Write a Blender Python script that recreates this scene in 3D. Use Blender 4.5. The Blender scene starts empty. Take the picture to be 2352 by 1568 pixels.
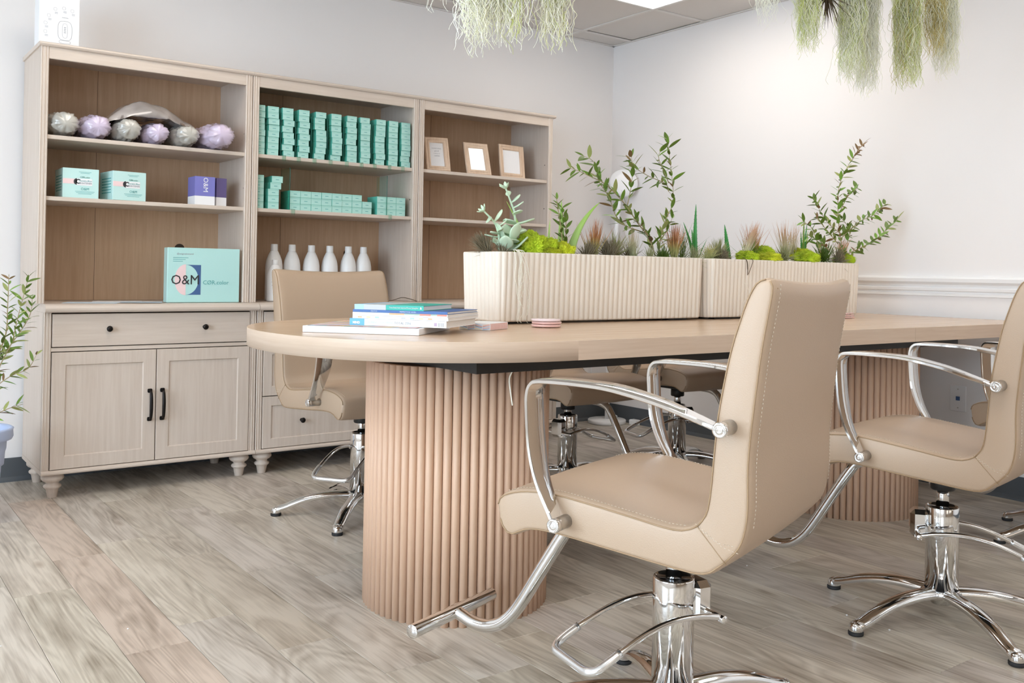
import bpy, bmesh, math, random
from mathutils import Vector, Matrix, noise
R=math.radians; PI=math.pi
sc=bpy.context.scene
COL=sc.collection
random.seed(7)
# ------------------------------------------------------------------ camera
cd=bpy.data.cameras.new('camera'); cam=bpy.data.objects.new('camera',cd); COL.objects.link(cam)
cr=Vector((0.804465,-0.593755,0.017099)); cu=Vector((-0.018093,0.004279,0.999827)); cf=Vector((0.593725,0.804635,0.0073))
cam.matrix_world=Matrix(((cr.x,cu.x,-cf.x,0),(cr.y,cu.y,-cf.y,0),(cr.z,cu.z,-cf.z,0.9444),(0,0,0,1)))
cd.sensor_width=36; cd.lens=2151.15/2352*36; cd.shift_y=-(784-609.75)/2352
cd.clip_start=.02; cd.clip_end=60
sc.camera=cam
# ------------------------------------------------------------------ world, lights, exposure
w=bpy.data.worlds.new('world'); sc.world=w; w.use_nodes=True
w.node_tree.nodes['Background'].inputs[0].default_value=(.75,.87,1,1)
w.node_tree.nodes['Background'].inputs[1].default_value=1.0
sc.view_settings.view_transform='Standard'; sc.view_settings.look='None'
sc.view_settings.gamma=1; sc.view_settings.use_curve_mapping=False
sc.view_settings.exposure=0.62
WINDOW_STRENGTH=7.2      # daylight coming through the panes of the left wall
FRONT_FILL=0.35        # unseen warm fill panes, added behind the camera
PANEL_STRENGTH=3.6        # ceiling light panels

# ------------------------------------------------------------------ helpers
def link(o,parent=None):
    COL.objects.link(o)
    if parent is not None: o.parent=parent
    return o
def tag(o,label=None,cat=None,group=None,kind=None):
    if label: o['label']=label
    if cat: o['category']=cat
    if group: o['group']=group
    if kind: o['kind']=kind
    return o
def thing(name,label,cat,loc=(0,0,0),rz=0,group=None):
    o=bpy.data.objects.new(name,None); o.empty_display_size=.05; link(o)
    o.location=loc; o.rotation_euler=(0,0,rz)
    return tag(o,label,cat,group)
def obj(name,bm,mat,parent=None,smooth=False,loc=None,autos=None):
    me=bpy.data.meshes.new(name)
    if smooth:
        for f in bm.faces: f.smooth=True
    if autos is not None:
        for e in bm.edges:
            if len(e.link_faces)==2 and e.calc_face_angle(0)>autos: e.smooth=False
        for f in bm.faces: f.smooth=True
    bm.to_mesh(me); bm.free()
    ms=mat if isinstance(mat,(list,tuple)) else [mat]
    for m in ms: me.materials.append(m)
    STUFF={'stitching','small_print','beading','side_print','line_drawing','barcode_print','side_stripes'}
    o=bpy.data.objects.new(name,me); link(o,parent)
    if loc is not None: o.location=loc
    if name in STUFF: o['kind']='stuff'
    return o
def inst(name,me,parent=None,loc=(0,0,0),rot=(0,0,0),scale=None):
    o=bpy.data.objects.new(name,me); link(o,parent); o.location=loc; o.rotation_euler=rot
    if scale is not None: o.scale=scale if isinstance(scale,(tuple,list)) else (scale,)*3
    return o
def box(bm,x0,x1,y0,y1,z0,z1,bev=0,seg=1,mi=0,M=None):
    t=bmesh.new()
    bmesh.ops.create_cube(t,size=1)
    for v in t.verts:
        v.co=Vector((x0+(v.co.x+.5)*(x1-x0),y0+(v.co.y+.5)*(y1-y0),z0+(v.co.z+.5)*(z1-z0)))
    if bev>0: bmesh.ops.bevel(t,geom=t.edges[:],offset=bev,segments=seg,affect='EDGES',profile=.5)
    merge(bm,t,mi,M); return bm
def merge(bm,t,mi=0,M=None):
    if M is not None: t.transform(M)
    vs={}
    for v in t.verts: vs[v]=bm.verts.new(v.co)
    for f in t.faces:
        try:
            g=bm.faces.new([vs[v] for v in f.verts]); g.material_index=mi if mi else f.material_index; g.smooth=f.smooth
        except ValueError: pass
    t.free()
def BX(*a,**k):
    bm=bmesh.new(); box(bm,*a,**k); return bm
def lathe(bm,prof,n=24,c=(0,0,0),M=None,mi=0,cap=True):
    t=bmesh.new(); rings=[]
    for r,z in prof:
        if r<1e-6: rings.append([t.verts.new((0,0,z))])
        else: rings.append([t.verts.new((r*math.cos(2*PI*i/n),r*math.sin(2*PI*i/n),z)) for i in range(n)])
    for a,b in zip(rings,rings[1:]):
        for i in range(n):
            j=(i+1)%n
            if len(a)==1 and len(b)==1: continue
            if len(a)==1: t.faces.new((a[0],b[j],b[i]))
            elif len(b)==1: t.faces.new((a[i],a[j],b[0]))
            else: t.faces.new((a[i],a[j],b[j],b[i]))
    if cap:
        if len(rings[0])>1: t.faces.new(rings[0][::-1])
        if len(rings[-1])>1: t.faces.new(rings[-1])
    bmesh.ops.recalc_face_normals(t,faces=t.faces[:])
    t.transform(Matrix.Translation(c))
    merge(bm,t,mi,M); return bm
def catmull(P,n=6,closed=False):
    P=[Vector(p) for p in P]; out=[]; L=len(P)
    rng=range(L) if closed else range(L-1)
    for i in rng:
        p1,p2=P[i],P[(i+1)%L]
        p0=P[(i-1)%L] if (closed or i>0) else p1*2-p2
        p3=P[(i+2)%L] if (closed or i+2<L) else p2*2-p1
        for k in range(n):
            t=k/n
            out.append(.5*((2*p1)+(p2-p0)*t+(2*p0-5*p1+4*p2-p3)*t*t+(3*p1-p0-3*p2+p3)*t**3))
    if not closed: out.append(P[-1])
    return out
def tube(bm,P,r,n=8,cap=True,mi=0,flat=1.0):
    """round tube along the points P, r a number or one per point"""
    P=[Vector(p) for p in P]; rr=r if isinstance(r,(list,tuple)) else [r]*len(P)
    up=None; rings=[]
    for i,p in enumerate(P):
        d=(P[min(i+1,len(P)-1)]-P[max(i-1,0)])
        if d.length<1e-9: d=Vector((0,0,1))
        d.normalize()
        if up is None:
            up=Vector((0,0,1)) if abs(d.z)<.9 else Vector((1,0,0))
        a=d.cross(up)
        if a.length<1e-6: a=d.orthogonal()
        a.normalize(); b=a.cross(d).normalized(); up=b
        rings.append([bm.verts.new(p+a*(math.cos(2*PI*k/n)*rr[i])+b*(math.sin(2*PI*k/n)*rr[i]*flat)) for k in range(n)])
    for A,B in zip(rings,rings[1:]):
        for k in range(n):
            f=bm.faces.new((A[k],A[(k+1)%n],B[(k+1)%n],B[k])); f.material_index=mi; f.smooth=True
    if cap and n>2:
        f=bm.faces.new(rings[0][::-1]); f.material_index=mi
        f=bm.faces.new(rings[-1]); f.material_index=mi
    return bm
def prism(bm,poly,y0,y1,axis='y',mi=0):
    """extrude the polygon of (a,b) pairs; axis y: (x,z) pairs, z: (x,y), x: (y,z)"""
    def P(a,b,t):
        return {'y':(a,t,b),'z':(a,b,t),'x':(t,a,b)}[axis]
    A=[bm.verts.new(P(a,b,y0)) for a,b in poly]; B=[bm.verts.new(P(a,b,y1)) for a,b in poly]
    fs=[bm.faces.new(A),bm.faces.new(B[::-1])]
    n=len(poly)
    for i in range(n): fs.append(bm.faces.new((A[i],B[i],B[(i+1)%n],A[(i+1)%n])))
    for f in fs: f.material_index=mi
    bmesh.ops.recalc_face_normals(bm,faces=fs)
    return bm
FONT=[None]
def text(body,size,M,mat,parent,name='lettering',align='CENTER',xs=1.0,bold=0):
    c=bpy.data.curves.new(name,'FONT'); c.body=body; c.size=size; c.align_x=align; c.align_y='CENTER'; c.extrude=.0002; c.offset=bold; c.resolution_u=2
    c.space_character=1.0
    o=bpy.data.objects.new('tmp',c); COL.objects.link(o)
    dg=bpy.context.evaluated_depsgraph_get(); dg.update()
    me=bpy.data.meshes.new_from_object(o.evaluated_get(dg)); me.name=name
    bpy.data.objects.remove(o); me.materials.clear(); me.materials.append(mat)
    me.transform(M@Matrix.Diagonal((xs,1,1,1)))
    o=bpy.data.objects.new(name,me); link(o,parent); return o
def TM(loc,front='-y',rot=0):
    """matrix that stands text up: reads from the side front points to; rot turns it in its own plane"""
    base={'-y':Matrix.Rotation(R(90),4,'X'),'-x':Matrix.Rotation(R(-90),4,'Z')@Matrix.Rotation(R(90),4,'X'),'z':Matrix.Identity(4)}[front]
    return Matrix.Translation(loc)@base@Matrix.Rotation(rot,4,'Z')

# ------------------------------------------------------------------ materials
def nt(name):
    m=bpy.data.materials.new(name); m.use_nodes=True; t=m.node_tree
    return m,t,t.nodes['Principled BSDF']
def setp(p,**k):
    for a,v in k.items():
        p.inputs[a].default_value=v
def plain(name,c,rough=.5,metal=0,coat=0,bump=0,bscale=200,sub=0,spec=.5,vary=0):
    m,t,p=nt(name)
    setp(p,**{'Base Color':(*c,1),'Roughness':rough,'Metallic':metal,'Coat Weight':coat,'Specular IOR Level':spec})
    tc=t.nodes.new('ShaderNodeTexCoord')
    if bump:
        n=t.nodes.new('ShaderNodeTexNoise'); n.inputs['Scale'].default_value=bscale; n.inputs['Detail'].default_value=3
        b=t.nodes.new('ShaderNodeBump'); b.inputs['Strength'].default_value=bump; b.inputs['Distance'].default_value=.002
        t.links.new(tc.outputs['Object'],n.inputs['Vector']); t.links.new(n.outputs['Fac'],b.inputs['Height']); t.links.new(b.outputs['Normal'],p.inputs['Normal'])
    if vary:
        n=t.nodes.new('ShaderNodeTexNoise'); n.inputs['Scale'].default_value=9; n.inputs['Detail'].default_value=2
        r=t.nodes.new('ShaderNodeValToRGB'); r.color_ramp.elements[0].position=.3; r.color_ramp.elements[1].position=.7
        r.color_ramp.elements[0].color=(*[x*(1-vary) for x in c],1); r.color_ramp.elements[1].color=(*[min(1,x*(1+vary)) for x in c],1)
        t.links.new(tc.outputs['Object'],n.inputs['Vector']); t.links.new(n.outputs['Fac'],r.inputs['Fac']); t.links.new(r.outputs['Color'],p.inputs['Base Color'])
    return m
def wood(name,c1,c2,axis='z',scale=1.0,rough=.45,bump=.1,coat=0.0,amt=1.0):
    m,t,p=nt(name); setp(p,Roughness=rough,**{'Coat Weight':coat,'Coat Roughness':.2})
    tc=t.nodes.new('ShaderNodeTexCoord'); mp=t.nodes.new('ShaderNodeMapping')
    s={'z':(26,26,1.3),'x':(1.3,26,26),'y':(26,1.3,26),'h':(1.6,1.6,50)}[axis]
    mp.inputs['Scale'].default_value=[v*scale for v in s]
    n=t.nodes.new('ShaderNodeTexNoise'); n.inputs['Scale'].default_value=3; n.inputs['Detail'].default_value=5; n.inputs['Roughness'].default_value=.62; n.inputs['Distortion'].default_value=.25
    r=t.nodes.new('ShaderNodeValToRGB'); r.color_ramp.elements[0].position=.32; r.color_ramp.elements[1].position=.68
    r.color_ramp.elements[0].color=(*c1,1); r.color_ramp.elements[1].color=(*c2,1)
    b=t.nodes.new('ShaderNodeBump'); b.inputs['Strength'].default_value=bump; b.inputs['Distance'].default_value=.001
    t.links.new(tc.outputs['Object'],mp.inputs['Vector']); t.links.new(mp.outputs['Vector'],n.inputs['Vector'])
    t.links.new(n.outputs['Fac'],r.inputs['Fac']); t.links.new(r.outputs['Color'],p.inputs['Base Color'])
    t.links.new(n.outputs['Fac'],b.inputs['Height']); t.links.new(b.outputs['Normal'],p.inputs['Normal'])
    return m
def floor_mat():
    m,t,p=nt('grey oak vinyl plank'); setp(p,Roughness=.38)
    N=t.nodes.new; L=t.links.new
    tc=N('ShaderNodeTexCoord'); oi=N('ShaderNodeObjectInfo')
    off=N('ShaderNodeVectorMath'); off.operation='MULTIPLY_ADD'; off.inputs[1].default_value=(37,53,11)
    cmb=N('ShaderNodeCombineXYZ'); L(oi.outputs['Random'],cmb.inputs[0]); L(oi.outputs['Random'],cmb.inputs[1]); L(oi.outputs['Random'],cmb.inputs[2])
    L(cmb.outputs[0],off.inputs[0]); L(tc.outputs['Object'],off.inputs[2])
    mp=N('ShaderNodeMapping'); mp.inputs['Scale'].default_value=(8,1.15,1); L(off.outputs[0],mp.inputs['Vector'])
    n1=N('ShaderNodeTexNoise'); n1.inputs['Scale'].default_value=1.0; n1.inputs['Detail'].default_value=1.5; n1.inputs['Distortion'].default_value=.9; L(mp.outputs[0],n1.inputs['Vector'])
    mul=N('ShaderNodeMath'); mul.operation='MULTIPLY'; mul.inputs[1].default_value=10; L(n1.outputs['Fac'],mul.inputs[0])
    pp=N('ShaderNodeMath'); pp.operation='PINGPONG'; pp.inputs[1].default_value=.5; L(mul.outputs[0],pp.inputs[0])
    mp2=N('ShaderNodeMapping'); mp2.inputs['Scale'].default_value=(150,5,1); L(off.outputs[0],mp2.inputs['Vector'])
    n2=N('ShaderNodeTexNoise'); n2.inputs['Scale'].default_value=1; n2.inputs['Detail'].default_value=4; L(mp2.outputs[0],n2.inputs['Vector'])
    mp3=N('ShaderNodeMapping'); mp3.inputs['Scale'].default_value=(14,3.5,1); L(off.outputs[0],mp3.inputs['Vector'])
    n3=N('ShaderNodeTexNoise'); n3.inputs['Scale'].default_value=1; n3.inputs['Detail'].default_value=3; L(mp3.outputs[0],n3.inputs['Vector'])
    a=N('ShaderNodeMath'); a.operation='MULTIPLY_ADD'; a.inputs[1].default_value=.38; L(pp.outputs[0],a.inputs[0])
    b=N('ShaderNodeMath'); b.operation='MULTIPLY'; b.inputs[1].default_value=.55; L(n2.outputs['Fac'],b.inputs[0]); L(b.outputs[0],a.inputs[2])
    c=N('ShaderNodeMath'); c.operation='MULTIPLY_ADD'; c.inputs[1].default_value=.75; L(n3.outputs['Fac'],c.inputs[0]); L(a.outputs[0],c.inputs[2])
    r=N('ShaderNodeValToRGB'); e=r.color_ramp.elements
    e[0].position=.40; e[0].color=(.23,.185,.14,1); e[1].position=.88; e[1].color=(.62,.56,.485,1)
    x=e.new(.62); x.color=(.42,.365,.302,1)
    L(c.outputs[0],r.inputs['Fac'])
    # knots
    mp4=N('ShaderNodeMapping'); mp4.inputs['Scale'].default_value=(6,2.2,1); L(off.outputs[0],mp4.inputs['Vector'])
    v=N('ShaderNodeTexVoronoi'); v.inputs['Scale'].default_value=1.1; L(mp4.outputs[0],v.inputs['Vector'])
    kr=N('ShaderNodeValToRGB'); kr.color_ramp.elements[0].position=.02; kr.color_ramp.elements[0].color=(.45,.36,.28,1); kr.color_ramp.elements[1].position=.13; kr.color_ramp.elements[1].color=(1,1,1,1)
    L(v.outputs['Distance'],kr.inputs['Fac'])
    mx=N('ShaderNodeMix'); mx.data_type='RGBA'; mx.blend_type='MULTIPLY'; mx.inputs[0].default_value=.75; L(r.outputs['Color'],mx.inputs[6]); L(kr.outputs['Color'],mx.inputs[7])
    m2=N('ShaderNodeMix'); m2.data_type='RGBA'; m2.blend_type='MULTIPLY'; m2.inputs[0].default_value=1; L(mx.outputs[2],m2.inputs[6]); L(oi.outputs['Color'],m2.inputs[7])
    L(m2.outputs[2],p.inputs['Base Color'])
    bp=N('ShaderNodeBump'); bp.inputs['Strength'].default_value=.12; bp.inputs['Distance'].default_value=.001; L(n2.outputs['Fac'],bp.inputs['Height']); L(bp.outputs[0],p.inputs['Normal'])
    return m
def emis(name,c,s):
    m,t,p=nt(name); setp(p,**{'Base Color':(*c,1),'Emission Color':(*c,1),'Emission Strength':s,'Roughness':.3}); return m
def ramp_z(name,stops,z0,z1,rough=.6,sss=0):
    """colour of the thing itself changing from its base (z0) to its tips (z1), in object space"""
    m,t,p=nt(name); setp(p,Roughness=rough)
    tc=t.nodes.new('ShaderNodeTexCoord'); s=t.nodes.new('ShaderNodeSeparateXYZ'); mr=t.nodes.new('ShaderNodeMapRange')
    mr.inputs['From Min'].default_value=z0; mr.inputs['From Max'].default_value=z1
    r=t.nodes.new('ShaderNodeValToRGB'); e=r.color_ramp.elements
    e[0].position=stops[0][0]; e[0].color=(*stops[0][1],1); e[1].position=stops[-1][0]; e[1].color=(*stops[-1][1],1)
    for q,c in stops[1:-1]: x=e.new(q); x.color=(*c,1)
    t.links.new(tc.outputs['Object'],s.inputs[0]); t.links.new(s.outputs['Z'],mr.inputs['Value']); t.links.new(mr.outputs[0],r.inputs['Fac']); t.links.new(r.outputs['Color'],p.inputs['Base Color'])
    return m
M={}
M['wall']=plain('warm white wall paint',(.84,.81,.795),.75,bump=.05,bscale=350)
M['tanwall']=plain('dim tan for warm bounce',(.34,.25,.17),.8)  # unseen front wall; tan invented to dim and warm the bounced light
M['trim']=plain('white semi-gloss trim paint',(.86,.86,.86),.3)
M['baseboard']=plain('slate vinyl baseboard',(.085,.095,.105),.45)
M['tile']=plain('speckled ceiling tile',(.70,.665,.635),.9,bump=.25,bscale=600)
M['grid']=plain('painted ceiling grid',(.74,.71,.68),.5)
M['void']=plain('painted ceiling gap shade',(.12,.08,.05),.9)  # brown put on the deck as shade in the grid gaps
M['floor']=floor_mat()
M['subfloor']=plain('dark subfloor',(.06,.05,.04),.9)
M['cab']=wood('pale limed oak laminate upright grain',(.61,.51,.43),(.68,.585,.505),'z')
M['cabx']=wood('pale limed oak laminate level grain',(.61,.51,.43),(.68,.585,.505),'x')
M['cabback']=wood('tan oak backing board',(.52,.335,.205),(.60,.40,.255),'z')
M['bronze']=plain('oil rubbed bronze',(.012,.009,.008),.35,.6)
M['gap']=plain('dark seam and painted gap shade',(.05,.03,.02),.9)  # near-black; seams, and shade painted into gaps and holes
M['top']=wood('light oak veneer table top',(.58,.40,.26),(.69,.50,.345),'x',.8,rough=.27,bump=.05,coat=.25)
M['edge']=wood('light oak veneer edge band',(.585,.44,.325),(.64,.50,.385),'h',1.0,rough=.45,bump=.1)
M['slat']=wood('light oak fluting',(.63,.405,.27),(.70,.48,.345),'z',.8,rough=.5,bump=.05)
M['core']=plain('core darkened as shade between the flutes',(.09,.045,.025),.8)  # dark brown paints the shade in the slots between slats
M['black']=plain('black steel',(.012,.011,.010),.5)
M['leather']=plain('tan leatherette',(.475,.345,.240),.46,bump=.22,bscale=420,coat=.30); M['leather'].node_tree.nodes['Principled BSDF'].inputs['Coat Roughness'].default_value=.45
M['piping']=plain('dark tan piping',(.36,.24,.135),.5)
M['stitch']=plain('cream stitching thread',(.72,.62,.5),.7)
M['chrome']=plain('polished chrome',(.80,.80,.80),.07,1)
M['steel']=plain('brushed steel',(.55,.53,.5),.28,1)
M['rubber']=plain('black rubber',(.015,.015,.016),.7)
M['sleeve']=plain('clear vinyl sleeve over chrome',(.80,.81,.82),.22,.88,coat=.6)
M['planter']=plain('cream fibre-clay planter',(.84,.76,.66),.7,bump=.15,bscale=250,vary=.02)
M['soil']=plain('dark potting soil',(.05,.035,.022),.95,bump=.8,bscale=90,vary=.4)
M['moss']=plain('chartreuse reindeer moss',(.44,.56,.025),.9,bump=1,bscale=120,vary=.4)
M['moss2']=plain('yellow green reindeer moss',(.55,.60,.03),.9,bump=1,bscale=120,vary=.4)
M['leafA']=plain('olive leaf green',(.13,.22,.03),.45,vary=.35)
M['leafB']=plain('bright leaf green',(.19,.36,.045),.42,vary=.3)
M['leafC']=plain('pale olive leaf',(.36,.40,.13),.5,vary=.3)
M['leafD']=plain('dry brown leaf',(.25,.15,.06),.6,vary=.3)
M['twig']=plain('pale olive twig',(.40,.32,.17),.7)
M['succ']=plain('powdery mint succulent',(.60,.76,.56),.5,vary=.12)
M['aloe']=ramp_z('aloe green',[(0,(.42,.58,.22)),(1,(.33,.56,.10))],0,.2)
M['aloed']=plain('deep aloe green',(.05,.30,.06),.4,vary=.3)
M['air1']=plain('grey brown tillandsia',(.30,.25,.16),.8,vary=.3)
M['air2']=plain('silver green tillandsia',(.42,.43,.22),.7,vary=.3)
M['air3']=ramp_z('tillandsia with rust tips',[(0,(.55,.60,.28)),(.35,(.60,.55,.20)),(.6,(.62,.30,.12)),(1,(.62,.32,.22))],0,.13)
M['air4']=ramp_z('pale tillandsia with blush tips',[(0,(.55,.62,.36)),(.5,(.70,.64,.42)),(1,(.70,.42,.26))],0,.13)
M['rootw']=plain('cream air roots',(.92,.89,.76),.7)
M['stemd']=plain('dry dark stem',(.09,.06,.03),.8)
M['hang1']=plain('pale green spanish moss',(.86,.87,.62),.8,vary=.2)
M['hang2']=plain('cream spanish moss',(.92,.92,.80),.8,vary=.08)
M['hang3']=plain('olive spanish moss',(.62,.68,.24),.8,vary=.2)
M['hang4']=plain('ochre spanish moss',(.62,.52,.20),.8,vary=.2)
M['mint']=plain('mint printed card',(.44,.73,.66),.45)
M['mintL']=plain('pale mint printed card',(.55,.79,.76),.4)
M['mintD']=plain('deep mint card',(.10,.46,.37),.45)
M['shrink']=plain('shrink wrapped pale mint card',(.50,.80,.77),.22,coat=.6,bump=.5,bscale=18)
M['paper']=plain('white paper',(.86,.86,.87),.6)
M['paperblue']=plain('pale blue paper',(.66,.78,.88),.5)
M['pages']=plain('book page edges',(.80,.78,.76),.8,bump=.4,bscale=400)
M['ink']=plain('dark ink',(.03,.03,.035),.5)
M['inkgreen']=plain('dark green ink',(.04,.22,.18),.5)
M['inkgrey']=plain('grey ink',(.38,.39,.42),.6)
M['inkteal']=plain('teal ink',(.10,.38,.38),.6)
M['pinkp']=plain('blush print',(.88,.66,.66),.5)
M['navy']=plain('slate blue print',(.06,.13,.30),.5)
M['purple']=plain('violet printed card',(.20,.20,.55),.4)
M['purpleD']=plain('dark violet card',(.13,.10,.26),.4)
M['bottle']=plain('white plastic bottle',(.83,.82,.81),.35)
M['acry']=None
M['frame']=wood('pale wood picture frame',(.62,.44,.31),(.72,.55,.41),'z')
M['glassw']=plain('white print and painted glass reflection',(.82,.82,.84),.06,coat=1)  # white of the print; on two frames it paints the glass reflection
M['blk']=plain('black easel back',(.02,.015,.012),.8)
M['potblue']=plain('pale blue plastic pot',(.50,.60,.85),.5)
M['lampw']=plain('white enamel',(.85,.85,.86),.35)
M['bagc']=plain('clear polythene bag over grey cloth',(.55,.53,.48),.2,coat=1,bump=1,bscale=45,vary=.35)
M['bagl']=plain('clear polythene bag over lilac cloth',(.68,.58,.74),.2,coat=1,bump=1,bscale=45,vary=.25)
M['bagg']=plain('smoky polythene',(.40,.36,.34),.18,coat=1,bump=1,bscale=22,vary=.4)
M['teal']=plain('teal cover',(.01,.42,.34),.4)
M['blueL']=plain('sky blue cover',(.12,.42,.78),.4)
M['blueP']=plain('powder blue cover',(.36,.58,.82),.4)
M['blueD']=plain('royal blue cover',(.035,.12,.36),.4)
M['greyc']=plain('misty grey cover',(.5,.52,.53),.4)
M['red']=plain('brick red print',(.62,.13,.08),.5)
M['orange']=plain('peach print',(.85,.45,.25),.5)
M['yellow']=plain('straw print',(.85,.68,.35),.5)
M['sagep']=plain('sage print',(.38,.50,.42),.5)
M['coral']=plain('coral print',(.80,.27,.20),.5)
M['lilacp']=plain('lilac print',(.5,.38,.5),.5)
M['pinka']=plain('rose acrylic',(.80,.50,.46),.15,coat=.5)
M['pinkb']=plain('pale rose acrylic',(.88,.72,.74),.15,coat=.5)
M['winpane']=emis('daylit window pane',(.68,.84,1.0),WINDOW_STRENGTH)
M['frontfill']=emis('added warm fill pane',(1.0,.88,.74),FRONT_FILL)  # glow added as warm fill, no known window there
M['panel']=emis('lit ceiling diffuser',(1,.93,.85),PANEL_STRENGTH)
def acrylic():
    m,t,p=nt('clear acrylic divider'); setp(p,**{'Base Color':(.75,.95,.88,1),'Roughness':.03,'Transmission Weight':1.0,'IOR':1.15}); return m
M['acry']=acrylic()

# ------------------------------------------------------------------ room
XL,XR,YF,YB,CE=-2.6,4.172,-5.0,4.568,2.438
fl=obj('floor',BX(XL,XR,YF,YB,-.08,-.006),M['subfloor']); tag(fl,kind='structure')
PW,PLN=.157,.883
YP=-.30      # boards are laid one by one as far as the view needs; behind the camera the floor is one sheet
bk=obj('floor_sheet',BX(XL,XR,YF,YP,-.006,0),M['floor'],fl)
pm={}
def plank_mesh(wx,ly):
    k=(round(wx,3),round(ly,3))
    if k not in pm:
        bm=BX(-wx/2+.0005,wx/2-.0005,-ly/2+.0005,ly/2-.0005,-.006,0,bev=.0007)
        me=bpy.data.meshes.new('plank'); bm.to_mesh(me); bm.free(); me.materials.append(M['floor']); pm[k]=me
    return pm[k]
rnd=random.Random(3)
i0=math.floor((XL-.611)/PW)
i=i0
while True:
    a=max(XL,.611+i*PW); b=min(XR,.611+(i+1)*PW)
    if a>=XR-1e-4: break
    ph=.0 if i==0 else rnd.choice([.29,.58,.12,.44,.7])
    if i==2: ph=.705
    j=-8
    while True:
        y0=3.266+ph+j*PLN; y1=y0+PLN; j+=1
        if y0>=YB-1e-3: break
        y0c=max(y0,YP); y1c=min(y1,YB)
        if y1c-y0c<.02: continue
        
        o=inst('plank',plank_mesh(b-a,y1c-y0c),fl,((a+b)/2,(y0c+y1c)/2,0))
        g=rnd.uniform(.90,1.1); c=(g,g*rnd.uniform(.985,1.01),g*rnd.uniform(.96,1.02))
        if i==0 and 1.4<y0<3.3: c=(1.0,.91,.87)
        if i==0 and y0<1.5: c=(1.22,1.17,1.12)
        if i==2 and 2<y0<2.6: c=(.92,.9,.86)
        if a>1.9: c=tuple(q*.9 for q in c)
        o.color=(*c,1)
    i+=1
def wallbox(name,x0,x1,y0,y1,z0,z1): return tag(obj(name,BX(x0,x1,y0,y1,z0,z1),M['wall']),kind='structure')
wallbox('wall_back',XL-.1,XR+.1,YB,YB+.1,0,CE+.1)
wallbox('wall_right',XR,XR+.1,YF,YB,0,CE+.1)
# left wall and unseen front wall with openings; the front panes are added fill
def wall_holes(name,axis,c0,c1,lo,hi,holes,z1,mat=None):
    bm=bmesh.new()
    def bx(a,b,z0,zz):
        if b-a<1e-4 or zz-z0<1e-4: return
        if axis=='x': box(bm,c0,c1,a,b,z0,zz)
        else: box(bm,a,b,c0,c1,z0,zz)
    cur=lo
    for a,b,z0,zz in holes:
        bx(cur,a,0,z1); bx(a,b,0,z0); bx(a,b,zz,z1); cur=b
    bx(cur,hi,0,z1)
    return tag(obj(name,bm,mat or M['wall']),kind='structure')
WL=[(-2.2,-.4,.45,2.2),(.5,2.7,.45,2.2)]
WF=[(-2.0,-.2,.45,2.2),(.6,2.6,.45,2.2)]  # openings for the added fill panes behind the camera
wall_holes('wall_left','x',XL-.1,XL,YF-.1,YB,WL,CE+.1)
wall_holes('wall_front','y',YF-.1,YF,XL,XR+.1,WF,CE+.1,M['tanwall'])
n=1
for axis,holes,c,mat in (('x',WL,XL,M['winpane']),('y',WF,YF,M['frontfill'])):  # left pair is window daylight, front pair only added fill
    for a,b,z0,z1 in holes:
        wn=bpy.data.objects.new('window_%d'%n,None); link(wn); tag(wn,kind='structure'); n+=1
        def fb(bm,p,q,zz0,zz1,d0,d1):
            if axis=='x': box(bm,c+d0,c+d1,p,q,zz0,zz1,bev=.003)
            else: box(bm,p,q,c+d0,c+d1,zz0,zz1,bev=.003)
        bm=bmesh.new(); e=.001
        fb(bm,a+e,a+.06,z0+e,z1-e,-.08,-.02); fb(bm,b-.06,b-e,z0+e,z1-e,-.08,-.02); fb(bm,a+.06,b-.06,z0+e,z0+.06,-.08,-.02); fb(bm,a+.06,b-.06,z1-.06,z1-e,-.08,-.02)
        m_=(a+b)/2; fb(bm,m_-.025,m_+.025,z0+.06,z1-.06,-.08,-.02)
        obj('window_frame',bm,M['trim'],wn)
        for p,q in ((a+.06,m_-.025),(m_+.025,b-.06)):
            bm=bmesh.new(); fb(bm,p,q,z0+.06,z1-.06,-.055,-.048); obj('pane',bm,mat,wn)
# ceiling with lay-in tiles
ce=obj('ceiling',BX(XL-.1,XR+.1,YF-.1,YB+.1,CE+.035,CE+.1),M['void']); tag(ce,kind='structure')
gx=[3.751+.61*k for k in range(-11,1)]; gy=[4.388-.615*k for k in range(16)]
xs=[XL]+[x for x in gx if x>XL+.05]+[XR]; ys=sorted([YF]+[y for y in gy if y>YF+.05]+[YB])
bm=bmesh.new()
for x in xs[1:-1]: box(bm,x-.012,x+.012,YF,YB,CE-.001,CE+.004)
for y in ys[1:-1]: box(bm,XL,XR,y-.012,y+.012,CE-.0015,CE+.0035)
for x0,x1,y0,y1 in ((XL,XL+.02,YF,YB),(XR-.02,XR,YF,YB),(XL,XR,YF,YF+.02),(XL,XR,YB-.02,YB)): box(bm,x0,x1,y0,y1,CE-.002,CE+.003)
obj('ceiling_grid',bm,M['grid'],ce)
def near(a,b): return abs(a-b)<.01
LIGHTS=[]   # 2x4 troffers: x cell start, y pair start
lit=set()
xi=[i for i,x in enumerate(xs[:-1])]
yi=[i for i,y in enumerate(ys[:-1])]
ci=[i for i,x in enumerate(xs) if near(x,3.751)][0]-1; cj=[i for i,y in enumerate(ys) if near(y,4.388-.615)][0]-1
for di in (0,-4,-8):
    for dj in (0,-4,-8):
        if ci+di>=1 and cj+dj-1>=0: lit.add((ci+di,cj+dj)); LIGHTS.append((ci+di,cj+dj))
troff=set()
for a,b in LIGHTS: troff.add((a,b)); troff.add((a,b-1))
tm={}
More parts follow.
